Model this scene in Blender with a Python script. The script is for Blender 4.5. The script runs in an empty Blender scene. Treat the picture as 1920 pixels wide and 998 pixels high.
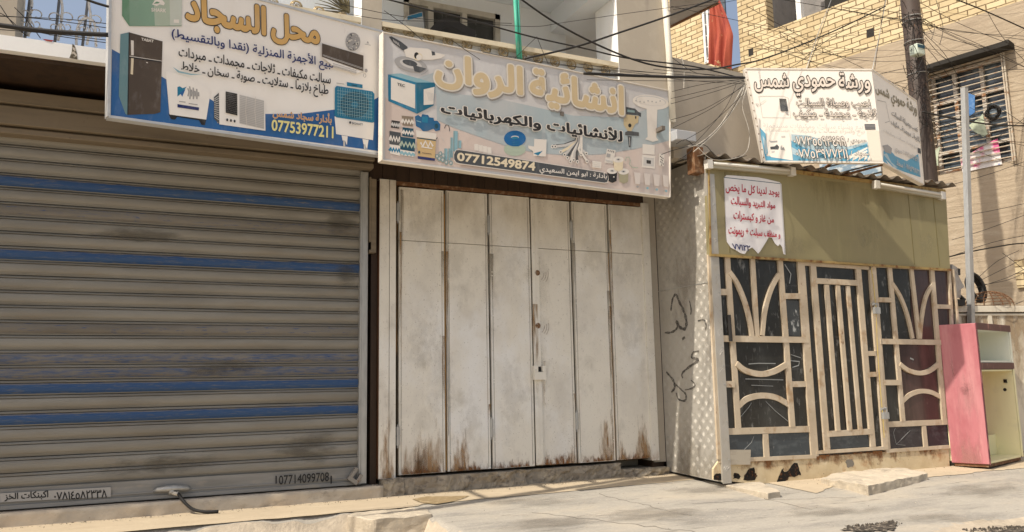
import bpy, bmesh, math, random, re
from mathutils import Vector as V, Matrix
from mathutils.geometry import tessellate_polygon
R_ = math.radians
random.seed(7)
S = bpy.context.scene
COL = S.collection
# ------------------------------------------------------------------ camera
CAM = V((0.0, -8.861, 1.45)); FOC = 1508.0
yaw, pit, rol = R_(25.14), R_(8.235), R_(-1.10)
FW = V((math.sin(yaw)*math.cos(pit), math.cos(yaw)*math.cos(pit), math.sin(pit)))
r0 = V((math.cos(yaw), -math.sin(yaw), 0)); u0 = r0.cross(FW)
RT = r0*math.cos(rol)+u0*math.sin(rol); UP = u0*math.cos(rol)-r0*math.sin(rol)
cd = bpy.data.cameras.new('camera'); cam = bpy.data.objects.new('camera', cd); COL.objects.link(cam)
cd.sensor_width = 36; cd.lens = 36*FOC/1920; cd.clip_end = 2000; cd.clip_start = .05
m = Matrix((RT, UP, -FW)).transposed().to_4x4(); m.translation = CAM
cam.matrix_world = m
S.camera = cam
# ------------------------------------------------------------------ light
SUN_EL, SUN_AZ = R_(53), R_(14.8)          # azimuth measured from the facade line, towards the street
SD = V((-math.cos(SUN_EL)*math.cos(SUN_AZ), -math.cos(SUN_EL)*math.sin(SUN_AZ), math.sin(SUN_EL)))
w = bpy.data.worlds.new('World'); S.world = w; w.use_nodes = True
nt = w.node_tree; sky = nt.nodes.new('ShaderNodeTexSky'); sky.sky_type = 'NISHITA'
sky.sun_disc = False; sky.sun_elevation = SUN_EL; sky.sun_rotation = math.atan2(SD.x, SD.y)
sky.dust_density = 5.0; sky.air_density = 1.0
hz = nt.nodes.new('ShaderNodeMix'); hz.data_type = 'RGBA'; hz.inputs['Factor'].default_value = .30; hz.inputs[7].default_value = (2.9, 3.05, 3.2, 1)
nt.links.new(sky.outputs[0], hz.inputs[6]); nt.links.new(hz.outputs[2], nt.nodes['Background'].inputs[0]); nt.nodes['Background'].inputs[1].default_value = 0.135
sl = bpy.data.lights.new('sun', 'SUN'); sl.energy = 4.0; sl.angle = R_(0.7); sl.color = (1, .915, .79)
so = bpy.data.objects.new('sun', sl); COL.objects.link(so); so.rotation_euler = SD.to_track_quat('Z', 'Y').to_euler()
so.location = (0, -5, 12)
S.view_settings.view_transform = 'Standard'; S.view_settings.look = 'None'
S.view_settings.exposure = 0.38; S.view_settings.gamma = 1.0
# ------------------------------------------------------------------ pixel ray helpers (photo pixels onto real planes)
def ray(px, py): return FW + RT*((px-960)/FOC) - UP*((py-499)/FOC)
def PY(px, py, y):
    d = ray(px, py); return CAM + d*((y-CAM.y)/d.y)
def PX(px, py, x):
    d = ray(px, py); return CAM + d*((x-CAM.x)/d.x)
def PZ(px, py, z):
    d = ray(px, py); return CAM + d*((z-CAM.z)/d.z)
class Plane:
    def __init__(s, p, n): s.p = V(p); s.n = V(n).normalized()
    def P(s, px, py):
        d = ray(px, py); return CAM + d*((s.p-CAM).dot(s.n)/d.dot(s.n))
def zm(x0, y0, k): return lambda X, Y: (x0+k*X, y0+k*Y)
# ------------------------------------------------------------------ materials
MATS = {}
def M(name, col, rough=.75, metal=0.0, layers=(), bump=None, spec=.3, planar=None, brick=None, trans=0):
    if name in MATS: return MATS[name]
    mt = bpy.data.materials.new(name); mt.use_nodes = True; MATS[name] = mt
    t = mt.node_tree; b = t.nodes['Principled BSDF']; L = t.links.new
    def val(s, v): s.default_value = v
    b.inputs['Roughness'].default_value = rough; b.inputs['Metallic'].default_value = metal
    b.inputs['Specular IOR Level'].default_value = spec
    tc = t.nodes.new('ShaderNodeTexCoord'); vec = tc.outputs['Object']
    sep = t.nodes.new('ShaderNodeSeparateXYZ'); L(vec, sep.inputs[0])
    cur = t.nodes.new('ShaderNodeRGB'); cur.outputs[0].default_value = (*col, 1); cur = cur.outputs[0]
    h = None
    if brick:
        dot = t.nodes.new('ShaderNodeVectorMath'); dot.operation = 'DOT_PRODUCT'; L(vec, dot.inputs[0]); dot.inputs[1].default_value = brick['dir']
        nz = t.nodes.new('ShaderNodeTexNoise'); nz.inputs['Scale'].default_value = 2.2; nz.inputs['Detail'].default_value = 3; L(vec, nz.inputs['Vector'])
        cb = t.nodes.new('ShaderNodeCombineXYZ'); L(dot.outputs['Value'], cb.inputs[0]); L(sep.outputs[2], cb.inputs[1])
        wob = t.nodes.new('ShaderNodeVectorMath'); wob.operation = 'MULTIPLY_ADD'; L(nz.outputs['Color'], wob.inputs[0]); wob.inputs[1].default_value = (.05, .06, 0); L(cb.outputs[0], wob.inputs[2])
        bt = t.nodes.new('ShaderNodeTexBrick'); L(wob.outputs[0], bt.inputs['Vector'])
        bt.inputs['Scale'].default_value = 1; bt.inputs['Brick Width'].default_value = brick['w']; bt.inputs['Row Height'].default_value = brick['h']
        bt.inputs['Mortar Size'].default_value = brick['m']; bt.inputs['Mortar Smooth'].default_value = .25; bt.inputs['Bias'].default_value = -.1
        bt.inputs['Color1'].default_value = (*col, 1); bt.inputs['Color2'].default_value = (*brick['c2'], 1); bt.inputs['Mortar'].default_value = (*brick['mc'], 1)
        cur = bt.outputs['Color']; h = bt.outputs['Fac']
        bp0 = t.nodes.new('ShaderNodeBump'); bp0.invert = True; bp0.inputs['Strength'].default_value = 1; bp0.inputs['Distance'].default_value = brick.get('d', .02); L(h, bp0.inputs['Height'])
    for i, ly in enumerate(layers):
        c, sc, lo, hi = ly[:4]; o = ly[4] if len(ly) > 4 else {}
        mp = t.nodes.new('ShaderNodeMapping'); L(vec, mp.inputs[0])
        mp.inputs['Scale'].default_value = sc if isinstance(sc, tuple) else (sc, sc, sc)
        mp.inputs['Location'].default_value = (i*3.7+len(name)*.9, i*1.3+ord(name[0])*.11, i*2.1)
        n = t.nodes.new('ShaderNodeTexNoise'); n.inputs['Scale'].default_value = 1; n.inputs['Detail'].default_value = o.get('det', 6); n.inputs['Roughness'].default_value = o.get('r', .62)
        L(mp.outputs[0], n.inputs['Vector'])
        mr = t.nodes.new('ShaderNodeMapRange'); L(n.outputs['Fac'], mr.inputs[0])
        mr.inputs[1].default_value = lo; mr.inputs[2].default_value = hi; mr.inputs[3].default_value = 0; mr.inputs[4].default_value = o.get('a', 1)
        f = mr.outputs[0]
        for ax in ('x', 'y', 'z'):
            if ax in o:
                a0, a1 = o[ax]
                m2 = t.nodes.new('ShaderNodeMapRange'); L(sep.outputs['xyz'.index(ax)], m2.inputs[0]); m2.inputs[1].default_value = a0; m2.inputs[2].default_value = a1; m2.inputs[3].default_value = 1; m2.inputs[4].default_value = 0
                ad = t.nodes.new('ShaderNodeMath'); ad.operation = 'MULTIPLY'; L(f, ad.inputs[0]); L(m2.outputs[0], ad.inputs[1]); f = ad.outputs[0]
        mx = t.nodes.new('ShaderNodeMix'); mx.data_type = 'RGBA'; L(f, mx.inputs['Factor']); L(cur, mx.inputs[6]); mx.inputs[7].default_value = (*c, 1)
        cur = mx.outputs[2]
    L(cur, b.inputs['Base Color'])
    nrm = None
    if h is not None: nrm = bp0.outputs[0]
    for (sc, st, dist) in ([bump] if isinstance(bump, tuple) else (bump or [])):
        mp = t.nodes.new('ShaderNodeMapping'); L(vec, mp.inputs[0]); mp.inputs['Scale'].default_value = sc if isinstance(sc, tuple) else (sc,)*3
        n = t.nodes.new('ShaderNodeTexNoise'); n.inputs['Scale'].default_value = 1; n.inputs['Detail'].default_value = 5; L(mp.outputs[0], n.inputs['Vector'])
        bp = t.nodes.new('ShaderNodeBump'); bp.inputs['Strength'].default_value = st; bp.inputs['Distance'].default_value = dist; L(n.outputs['Fac'], bp.inputs['Height'])
        if nrm: L(nrm, bp.inputs['Normal'])
        nrm = bp.outputs[0]
    if nrm: L(nrm, b.inputs['Normal'])
    return mt
def decal_mat(name, col, sc, lo, hi, mode, col2=None, amt=1.0):
    # a stain soaked into the surface below: its own ragged shape, see-through where there is none
    if name in MATS: return MATS[name]
    mt = bpy.data.materials.new(name); mt.use_nodes = True; MATS[name] = mt; t = mt.node_tree; b = t.nodes['Principled BSDF']; L = t.links.new
    b.inputs['Roughness'].default_value = .8; b.inputs['Specular IOR Level'].default_value = .15
    tc = t.nodes.new('ShaderNodeTexCoord'); mp = t.nodes.new('ShaderNodeMapping'); L(tc.outputs['Object'], mp.inputs[0]); mp.inputs['Scale'].default_value = sc
    n = t.nodes.new('ShaderNodeTexNoise'); n.inputs['Scale'].default_value = 1; n.inputs['Detail'].default_value = 8; n.inputs['Roughness'].default_value = .68; L(mp.outputs[0], n.inputs['Vector'])
    sp = t.nodes.new('ShaderNodeSeparateXYZ'); L(tc.outputs['UV'], sp.inputs[0])
    def math_(op, a, c, clamp=False):
        m = t.nodes.new('ShaderNodeMath'); m.operation = op; m.use_clamp = clamp
        for i, v in enumerate((a, c)):
            if isinstance(v, (int, float)): m.inputs[i].default_value = v
            else: L(v, m.inputs[i])
        return m.outputs[0]
    u, v = sp.outputs[0], sp.outputs[1]
    eu = math_('MULTIPLY', math_('MULTIPLY', u, math_('SUBTRACT', 1, u)), 4, True)
    if mode == 'up': f = math_('MULTIPLY', math_('POWER', math_('SUBTRACT', 1, v, True), 1.2), math_('POWER', eu, .45))
    elif mode == 'down': f = math_('MULTIPLY', math_('POWER', v, 1.3), math_('POWER', eu, .5))
    else: f = math_('MULTIPLY', eu, math_('MULTIPLY', math_('MULTIPLY', v, math_('SUBTRACT', 1, v)), 4, True))
    th = math_('SUBTRACT', n.outputs['Fac'], math_('SUBTRACT', hi, math_('MULTIPLY', f, hi-lo)))
    al = math_('MULTIPLY', math_('MULTIPLY', th, 5, True), math_('MULTIPLY', math_('POWER', f, .35), amt))
    L(al, b.inputs['Alpha'])
    n2 = t.nodes.new('ShaderNodeTexNoise'); n2.inputs['Scale'].default_value = 23; n2.inputs['Detail'].default_value = 4; L(tc.outputs['Object'], n2.inputs['Vector'])
    mx = t.nodes.new('ShaderNodeMix'); mx.data_type = 'RGBA'; L(n2.outputs['Fac'], mx.inputs['Factor']); mx.inputs[6].default_value = (*col, 1); c2 = col2 or tuple(c*.45 for c in col); mx.inputs[7].default_value = (*c2, 1); L(mx.outputs[2], b.inputs['Base Color'])
    return mt
def decal(pts, mat, name, parent):       # pts: lower left, lower right, upper right, upper left
    me = bpy.data.meshes.new(name); me.from_pydata([tuple(p) for p in pts], [], [(0, 1, 2, 3)]); uv = me.uv_layers.new(name='UVMap')
    for i, q in enumerate(((0, 0), (1, 0), (1, 1), (0, 1))): uv.data[i].uv = q
    me.materials.append(mat); me.update(); o = bpy.data.objects.new(name, me); COL.objects.link(o); o.parent = parent
    if parent.type == 'EMPTY': o.matrix_parent_inverse = PM[parent.name].inverted()
    return o
RUST = (.17, .065, .02); DK = (.05, .04, .03)
def flat(name, col, rough=.55):          # printed ink, a little faded and dusty
    return M(name, col, rough, layers=[(tuple(min(1, .5*c+.30) for c in col), (14, 14, 5), .55, .85, {'a': .35}), ((.33, .27, .2), 3, .5, .8, {'a': .25})], spec=.2)
# ------------------------------------------------------------------ mesh building
class MB:
    def __init__(s): s.v = []; s.f = []; s.mi = []; s.c = 0
    def add(s, vs, fs, mi=0):
        o = len(s.v); s.v += [tuple(p) for p in vs]
        for f in fs: s.f.append([i+o for i in f]); s.mi.append(mi)
    def hexa(s, p, mi=0):               # p: 4 bottom then 4 top, any orientation
        s.add(p, [(0, 3, 2, 1), (4, 5, 6, 7), (0, 1, 5, 4), (1, 2, 6, 5), (2, 3, 7, 6), (3, 0, 4, 7)], mi)
    def box(s, x0, x1, y0, y1, z0, z1, mi=0):
        s.hexa([(x0, y0, z0), (x1, y0, z0), (x1, y1, z0), (x0, y1, z0), (x0, y0, z1), (x1, y0, z1), (x1, y1, z1), (x0, y1, z1)], mi)
    def slab(s, pts, n, d0, d1, mi=0):  # polygon given in 3-D, thickened along n from d0 to d1
        n = V(n); k = len(pts); A = [V(p)+n*d0 for p in pts]; B = [V(p)+n*d1 for p in pts]
        tr = tessellate_polygon([A]); fs = []
        for a, b, c in tr:
            nn = (A[b]-A[a]).cross(A[c]-A[a])
            t = (a, b, c) if nn.dot(n) < 0 else (a, c, b)
            fs.append(t); fs.append(tuple(i+k for i in reversed(t)))
        for i in range(k): fs.append((i, (i+1) % k, k+(i+1) % k, k+i))
        s.add(A+B, fs, mi)
    def sheet(s, pts, n, d, mi=0):      # flat polygon lifted d along n
        n = V(n); A = [V(p)+n*d for p in pts]; fs = []
        for a, b, c in tessellate_polygon([A]):
            nn = (A[b]-A[a]).cross(A[c]-A[a]); fs.append((a, b, c) if nn.dot(n) > 0 else (a, c, b))
        s.add(A, fs, mi)
    def bar(s, a, b, wd, n, d0, d1, mi=0):   # flat bar from a to b lying on plane with normal n
        a = V(a); b = V(b); n = V(n).normalized(); t = (b-a).normalized(); q = n.cross(t)*(wd/2)
        s.hexa([a-q+n*d0, b-q+n*d0, b+q+n*d0, a+q+n*d0, a-q+n*d1, b-q+n*d1, b+q+n*d1, a+q+n*d1], mi)
    def ribbon(s, pts, wd, n, d0, d1, mi=0):
        n = V(n).normalized(); pts = [V(p) for p in pts]; L = len(pts); W = wd if isinstance(wd, (list, tuple)) else [wd]*L
        vs = []
        for i, p in enumerate(pts):
            t = (pts[min(i+1, L-1)]-pts[max(i-1, 0)]).normalized(); q = n.cross(t)*(W[i]/2)
            vs += [p-q+n*d0, p+q+n*d0, p+q+n*d1, p-q+n*d1]
        fs = [(0, 1, 2, 3), tuple(4*(L-1)+k for k in (3, 2, 1, 0))]
        for i in range(L-1):
            a = 4*i; b = a+4
            for k in range(4): fs.append((a+k, b+k, b+(k+1) % 4, a+(k+1) % 4))
        s.add(vs, fs, mi)
    def tube(s, pts, r, n=6, mi=0, close=False):
        pts = [V(p) for p in pts]; L = len(pts); RR = r if isinstance(r, (list, tuple)) else [r]*L; vs = []; fs = []
        ref = V((0, 0, 1))
        for i, p in enumerate(pts):
            if close: t = pts[(i+1) % L]-pts[i-1]
            else: t = pts[min(i+1, L-1)]-pts[max(i-1, 0)]
            t.normalize(); a = t.cross(ref)
            if a.length < .05: a = t.cross(V((1, 0, 0)))
            a.normalize(); b = t.cross(a)
            for k in range(n):
                an = 2*math.pi*k/n; vs.append(p+(a*math.cos(an)+b*math.sin(an))*RR[i])
        for i in range(L if close else L-1):
            j = (i+1) % L
            for k in range(n): fs.append((i*n+k, i*n+(k+1) % n, j*n+(k+1) % n, j*n+k))
        if not close: fs += [tuple(range(n-1, -1, -1)), tuple(range((L-1)*n, L*n))]
        s.add(vs, fs, mi)
    def build(s, name, mats, parent=None, smooth=False, bevel=0):
        me = bpy.data.meshes.new(name); me.from_pydata(s.v, [], s.f)
        for mt in (mats if isinstance(mats, (list, tuple)) else [mats]): me.materials.append(mt)
        me.polygons.foreach_set('material_index', s.mi)
        if smooth: me.polygons.foreach_set('use_smooth', [True]*len(s.f))
        me.update(); o = bpy.data.objects.new(name, me); COL.objects.link(o)
        bm = bmesh.new(); bm.from_mesh(me); bmesh.ops.recalc_face_normals(bm, faces=bm.faces) if s.c == 0 else None; bm.to_mesh(me); bm.free()
        if parent: o.parent = parent; o.matrix_parent_inverse = PM[parent.name].inverted()
        if bevel:
            bv = o.modifiers.new('bevel', 'BEVEL'); bv.width = bevel; bv.segments = 2; bv.limit_method = 'ANGLE'
        return o
PM = {}
def tag(o, label, cat, group=None, kind=None):
    if label: o['label'] = label
    if cat: o['category'] = cat
    if group: o['group'] = group
    if kind: o['kind'] = kind
    return o
def thing(name, label, cat, loc=(0, 0, 0), group=None):
    o = bpy.data.objects.new(name, None); COL.objects.link(o); o.location = loc; o.empty_display_size = .2
    PM[o.name] = Matrix.Translation(V(loc)); PM[o.name+'#'] = 1
    return tag(o, label, cat, group)
def copy_thing(root, dx, label, group=None):
    r = root.copy(); COL.objects.link(r); r.location = root.location+V(dx); r['label'] = label
    if group: r['group'] = group
    for ch in list(root.children):
        c = ch.copy(); COL.objects.link(c); c.parent = r
        for g in list(ch.children):
            d = g.copy(); COL.objects.link(d); d.parent = c
    return r
def sub(o, parent):                      # make o a child of a mesh part (which sits at identity)
    o.parent = parent; o.matrix_parent_inverse = Matrix.Identity(4); return o
def child(mb, name, mats, part, **k):    # a sub-part
    o = mb.build(name, mats, None, **k); o.parent = part
    return o
def arc(p0, p1, p2, n=10):               # quadratic curve through p0, p2 with control from mid-point p1
    p0, p1, p2 = V(p0), V(p1), V(p2); c = p1*2-(p0+p2)/2
    return [p0*(1-t)**2+c*2*t*(1-t)+p2*t*t for t in [i/n for i in range(n+1)]]
def smooth_path(pts, k=6):
    pts = [V(p) for p in pts]; out = []
    for i in range(len(pts)-1):
        a, b, c, d = pts[max(i-1, 0)], pts[i], pts[i+1], pts[min(i+2, len(pts)-1)]
        for j in range(k):
            t = j/k; out.append(.5*((2*b)+(c-a)*t+(2*a-5*b+4*c-d)*t*t+(3*b-a-3*c+d)*t**3))
    return out+[pts[-1]]
# ------------------------------------------------------------------ lettering (Arabic joined by its presentation forms)
AF = {'ا': (0xFE8D, 0), 'أ': (0xFE83, 0), 'ب': (0xFE8F, 1), 'ة': (0xFE94, 0), 'ت': (0xFE95, 1), 'ث': (0xFE99, 1), 'ج': (0xFE9D, 1), 'ح': (0xFEA1, 1), 'خ': (0xFEA5, 1), 'د': (0xFEA9, 0), 'ذ': (0xFEAB, 0), 'ر': (0xFEAD, 0), 'ز': (0xFEAF, 0), 'س': (0xFEB1, 1), 'ش': (0xFEB5, 1), 'ص': (0xFEB9, 1), 'ض': (0xFEBD, 1), 'ط': (0xFEC1, 1), 'ظ': (0xFEC5, 1), 'ع': (0xFEC9, 1), 'غ': (0xFECD, 1), 'ف': (0xFED1, 1), 'ق': (0xFED5, 1), 'ك': (0xFED9, 1), 'ل': (0xFEDD, 1), 'م': (0xFEE1, 1), 'ن': (0xFEE5, 1), 'ه': (0xFEE9, 1), 'و': (0xFEED, 0), 'ي': (0xFEF1, 1), 'ئ': (0xFE89, 1)}
LA = {'ا': 0xFEFB, 'أ': 0xFEF7}
def shape(s):
    out = []; i = 0; prev = False
    while i < len(s):
        c = s[i]
        if c == 'ل' and i+1 < len(s) and s[i+1] in LA:
            out.append(chr(LA[s[i+1]]+(1 if prev else 0))); prev = False; i += 2; continue
        if c in AF:
            b, dual = AF[c]; nx = dual and i+1 < len(s) and s[i+1] in AF
            out.append(chr(b+(0 if c == 'ة' else (3 if nx else 1) if prev else (2 if nx else 0)))); prev = bool(nx)
        else: out.append(c); prev = False
        i += 1
    r = ''.join(reversed(out))
    r = re.sub('[0-9٠-٩]+', lambda q: q.group(0)[::-1], r)
    return r.translate({40: 41, 41: 40}) if any(c in AF for c in s) else s
def glyphs(txt, off, res):
    c = bpy.data.curves.new('lettering', 'FONT'); c.body = txt; c.offset = off; c.resolution_u = res
    a = bpy.data.materials.new('tmp')
    c.materials.append(a); c.materials.append(a)
    for i in range(2): c.materials.append(a)
    c.body = txt.replace('٨', '٧')
    for i in range(len(txt)): c.body_format[i].material_index = i % 2+(2 if txt[i] == '٨' else 0)
    o = bpy.data.objects.new('lettering', c); COL.objects.link(o)
    bpy.context.view_layer.update()
    ev = o.evaluated_get(bpy.context.evaluated_depsgraph_get()); me = ev.to_mesh()
    vs = [list(v.co) for v in me.vertices]; fs = []
    for p in me.polygons:
        fs.append(tuple(p.vertices))
        for i in p.vertices:
            if vs[i][2] == 0: vs[i][2] = 1+p.material_index
    for v in vs:
        if v[2] > 2: v[1] = .70-v[1]           # the Arabic eight is the seven upside down
        v[2] = (v[2]-1) % 2
    ev.to_mesh_clear(); bpy.data.objects.remove(o); bpy.data.curves.remove(c); bpy.data.materials.remove(a)
    return vs, fs
def text(mb, txt, quad, n, d, off=0.0, mi=0, res=3, out=()):
    """letters fitted into a 3-D quad TL,TR,BR,BL; out = [(extra offset, material slot, lower lift)] for outlines"""
    t = shape(txt); base, fs_ = glyphs(t, 0, res)
    x0 = min(p[0] for p in base); x1 = max(p[0] for p in base); y0 = min(p[1] for p in base); y1 = max(p[1] for p in base)
    TL, TR, BR, BL = [V(q) for q in quad]; n = V(n).normalized()
    vs, fs = base, fs_
    for of, slot, lift, sh in [(off, mi, d, (0, 0))]+list(out):
        K = 0 if of <= 0 else (8 if of < .05 else 14); sft = [(0, 0)]+[(of*math.cos(6.2832*i/K), of*math.sin(6.2832*i/K)) for i in range(K)]
        if of > .06: sft += [(of*.5*math.cos(6.2832*i/7), of*.5*math.sin(6.2832*i/7)) for i in range(7)]
        for c, (sx, sy) in enumerate(sft):           # a heavier letter is the same letter struck several times round a small circle
            W = []
            for x, y, z in vs:
                u = (x+sx-x0)/(x1-x0)+sh[0]; v = (y+sy-y0)/(y1-y0)+sh[1]
                W.append(TL*(1-u)*v+TR*u*v+BR*u*(1-v)+BL*(1-u)*(1-v)+n*(lift+(z*.5+c)*.00004))
            F = []
            for f in fs:
                nn = (W[f[1]]-W[f[0]]).cross(W[f[2]]-W[f[0]]); F.append(f if nn.dot(n) > 0 else tuple(reversed(f)))
            mb.add(W, F, slot)
# ================================================================== materials of the place
DUST = (.52, .43, .31)
m_apron = M('grey_concrete', (.335, .31, .265), .9, layers=[((.235, .22, .195), (.8, 3.0, 2), .47, .62, {'a': .8}), ((.40, .355, .285), (.8, 1.5, 1), .5, .7), ((.15, .14, .12), (3.5, 16, 9), .58, .70, {'a': .7}), ((.20, .185, .16), (16, 60, 20), .60, .72, {'a': .6}), ((.50, .45, .37), 40, .5, .7, {'a': .4})], bump=[((12, 26, 12), .35, .02), (90, .25, .004)])
m_tile = M('cream_pavement', (.45, .37, .26), .9, layers=[((.37, .30, .21), (2, 6, 2), .45, .75, {'a': .8}), ((.56, .475, .345), (5, 9, 5), .55, .8, {'a': .6}), ((.36, .29, .21), (24, 40, 24), .62, .8, {'a': .5})], bump=[(35, .4, .008)])
m_road = M('dusty_road', (.40, .34, .26), .95, layers=[((.27, .23, .18), 2.2, .5, .7), ((.52, .44, .33), 7, .5, .7, {'a': .6})], bump=[(30, .5, .02)])
m_curb = M('rough_concrete', (.46, .40, .31), .95, layers=[((.30, .26, .205), 3, .48, .68), ((.56, .48, .36), 11, .52, .7), ((.19, .16, .13), (30, 30, 18), .64, .76, {'a': .7})], bump=[(9, .35, .02), (55, .5, .006)])
m_sill = M('cracked_cement', (.42, .37, .30), .92, layers=[((.53, .44, .33), 2.4, .48, .68, {'a': .8}), ((.24, .21, .17), (5, 5, 9), .6, .72, {'a': .8}), ((.14, .12, .1), (38, 38, 30), .67, .74, {'a': .8})], bump=[(16, .5, .015), (70, .4, .004)])
m_soil = M('dark_soil', (.05, .042, .034), .98, layers=[((.26, .22, .17), 22, .52, .6)], bump=[(40, 1, .02)])
m_plast = M('beige_plaster', (.42, .37, .295), .92, layers=[((.32, .285, .235), (1.2, 1.2, .6), .45, .72, {'a': .8}), ((.50, .45, .36), 4, .52, .75, {'a': .6}), ((.25, .22, .19), (6, 6, 1), .64, .78, {'a': .5})], bump=[(40, .25, .006)])
m_pale = M('pale_wall_paint', (.64, .67, .69), .85, layers=[((.55, .55, .53), (2, 2, .5), .5, .8, {'a': .6})], bump=[(60, .12, .003)])
m_white = M('chalky_white_paint', (.78, .78, .76), .8, layers=[((.62, .57, .48), (3, 3, .8), .52, .76, {'a': .7}), ((.30, .24, .17), (16, 16, 5), .68, .76, {'a': .6})], bump=[(30, .2, .006)])
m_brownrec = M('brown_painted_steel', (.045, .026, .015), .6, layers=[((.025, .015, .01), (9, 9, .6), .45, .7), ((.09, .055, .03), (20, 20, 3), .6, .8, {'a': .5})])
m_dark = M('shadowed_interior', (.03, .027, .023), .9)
m_hood = M('tan_painted_steel', (.20, .16, .11), .55, layers=[((.11, .088, .06), (.9, 9, 9), .45, .75, {'a': .8}), ((.06, .045, .03), (14, 14, 14), .66, .76, {'a': .6})])
m_slat = M('dusty_grey_steel', (.255, .243, .212), .6, .1, layers=[((.185, .174, .15), (.9, 3, 5), .42, .72, {'a': .9}), ((.225, .195, .15), (2.2, 4, 12), .52, .72, {'a': .6}), ((.05, .04, .03), (16, 16, 40), .69, .76, {'a': .8})], bump=[((60, 40, 120), .5, .004)])
def bluemat(nm, lo, hi): return M(nm, (.20, .185, .16), .6, .05, layers=[((.12, .108, .09), (.9, 3, 5), .42, .72, {'a': .8}), ((.012, .062, .19), (7, 9, 60), lo, hi, {'a': .92, 'r': .78}), ((.04, .085, .17), (2, 2, 30), lo+.02, hi+.1, {'a': .5})], bump=[((46, 40, 90), .25, .003)])
m_b1 = bluemat('worn_blue_paint', .28, .48); m_b2 = bluemat('scuffed_blue_paint', .44, .66); m_b3 = bluemat('traces_of_blue_paint', .56, .66)
m_galv = M('galvanised_steel', (.43, .43, .41), .5, .45, layers=[((.30, .30, .29), (20, 20, 4), .45, .7, {'a': .7}), (RUST, (8, 8, 4), .66, .78, {'a': .5})])
m_gate = M('old_white_gate_paint', (.74, .705, .62), .6, layers=[((.60, .57, .51), (2.2, 2.2, 1.6), .46, .70, {'a': .8}), ((.80, .80, .78), (1.3, 1.3, 1.0), .5, .7, {'a': .8}), ((.44, .41, .35), (3.4, 3.4, 2.6), .57, .76, {'a': .6}), ((.30, .27, .22), (40, 40, 26), .62, .72, {'a': .5}), ((.20, .17, .135), (60, 60, 40), .635, .70, {'a': .75}), ((.30, .13, .045), (22, 22, 9), .50, .64, {'a': .8, 'z': (.40, .56)}), ((.33, .28, .21), (3, 3, 1.2), .42, .66, {'a': .75, 'z': (3.9, 3.0)})], bump=[((9, 9, 2), .25, .01), (80, .15, .002)])  # last layer tans the top, painting in the shade under the sign
m_seam = M('rusty_seam', (.065, .04, .022), .8, layers=[((.30, .17, .06), (20, 20, 1.2), .52, .66), ((.03, .022, .018), (30, 30, 3), .55, .7)])
m_rust = M('rusty_steel', (.15, .07, .03), .8, layers=[((.30, .20, .12), 18, .5, .7), ((.05, .03, .02), 9, .55, .75)])
m_olive = M('olive_sheet', (.255, .22, .118), .55, layers=[((.255, .225, .11), (1.2, 1.2, .4), .4, .75, {'a': .8}), ((.36, .32, .17), (8, 8, 1), .56, .8, {'a': .5}), ((.16, .12, .06), (30, 30, 14), .69, .78, {'a': .6})], bump=[((2, 2, 1), .15, .03)])
m_cream = M('peeling_cream_paint', (.52, .43, .31), .6, layers=[((.42, .335, .23), (2.5, 2.5, 2.5), .48, .72, {'a': .7}), ((.68, .60, .48), 5, .5, .75, {'a': .6}), ((.32, .19, .09), (5, 5, 4), .56, .70, {'a': .75}), (RUST, (14, 14, 9), .64, .74)], bump=[(60, .2, .003)])
m_base = M('rusted_cream_sheet', (.60, .49, .31), .65, layers=[((.50, .39, .23), (3, 3, 3), .45, .7), ((.68, .59, .42), 4, .55, .75), ((.36, .17, .065), (5, 5, 4), .57, .72, {'a': .8}), ((.12, .05, .02), (22, 22, 22), .645, .72, {'a': .8})], bump=[((4, 4, 4), .35, .03)])
m_glass = M('dusty_dark_glass', (.026, .025, .022), .2, layers=[((.055, .056, .052), (3, 3, 1.2), .42, .75, {'a': .85}), ((.28, .28, .265), (11, 11, 5), .60, .72, {'a': .6}), ((.22, .22, .21), (30, 30, 3), .62, .70, {'a': .6}), ((.10, .10, .095), (2.5, 2.5, 14), .62, .74, {'a': .6})], spec=.32)
m_glassr = M('dark_glass_before_red_curtain', (.045, .024, .021), .15, layers=[((.10, .055, .05), (3.5, 3.5, .6), .45, .7, {'a': .8}), ((.16, .13, .12), (11, 11, 5), .62, .76, {'a': .5})], spec=.5)
m_glassb = M('blue_dusty_glass', (.035, .047, .057), .2, layers=[((.10, .12, .13), (5, 5, 9), .5, .75, {'a': .8}), ((.25, .26, .25), (24, 24, 9), .62, .72, {'a': .6})], spec=.5)
m_tread = M('tread_plate_aluminium', (.48, .455, .405), .45, .4, layers=[((.40, .365, .30), (2, 2, .8), .45, .72, {'a': .8}), ((.30, .25, .19), (14, 14, 6), .62, .76, {'a': .6})], bump=[(50, .15, .003)])
m_black = M('black_rubber', (.02, .019, .018), .6)
m_cable = M('cable_sheath', (.022, .020, .018), .55)
m_cablew = M('pale_cable_sheath', (.55, .52, .45), .6)
m_pvc = M('white_plastic_pipe', (.72, .69, .60), .5, layers=[((.55, .49, .38), (6, 6, .7), .5, .75, {'a': .7})])
m_pole = M('brown_steel_pole', (.050, .035, .027), .6, layers=[((.085, .06, .045), (9, 9, 2), .5, .75, {'a': .8}), (RUST, (22, 22, 6), .62, .75, {'a': .7})], bump=[(30, .2, .005)])
m_paint_w = M('grille_white_paint', (.46, .40, .31), .55, layers=[((.33, .19, .10), (9, 9, 14), .52, .66, {'a': .9}), (RUST, (22, 22, 22), .6, .7)])
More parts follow.
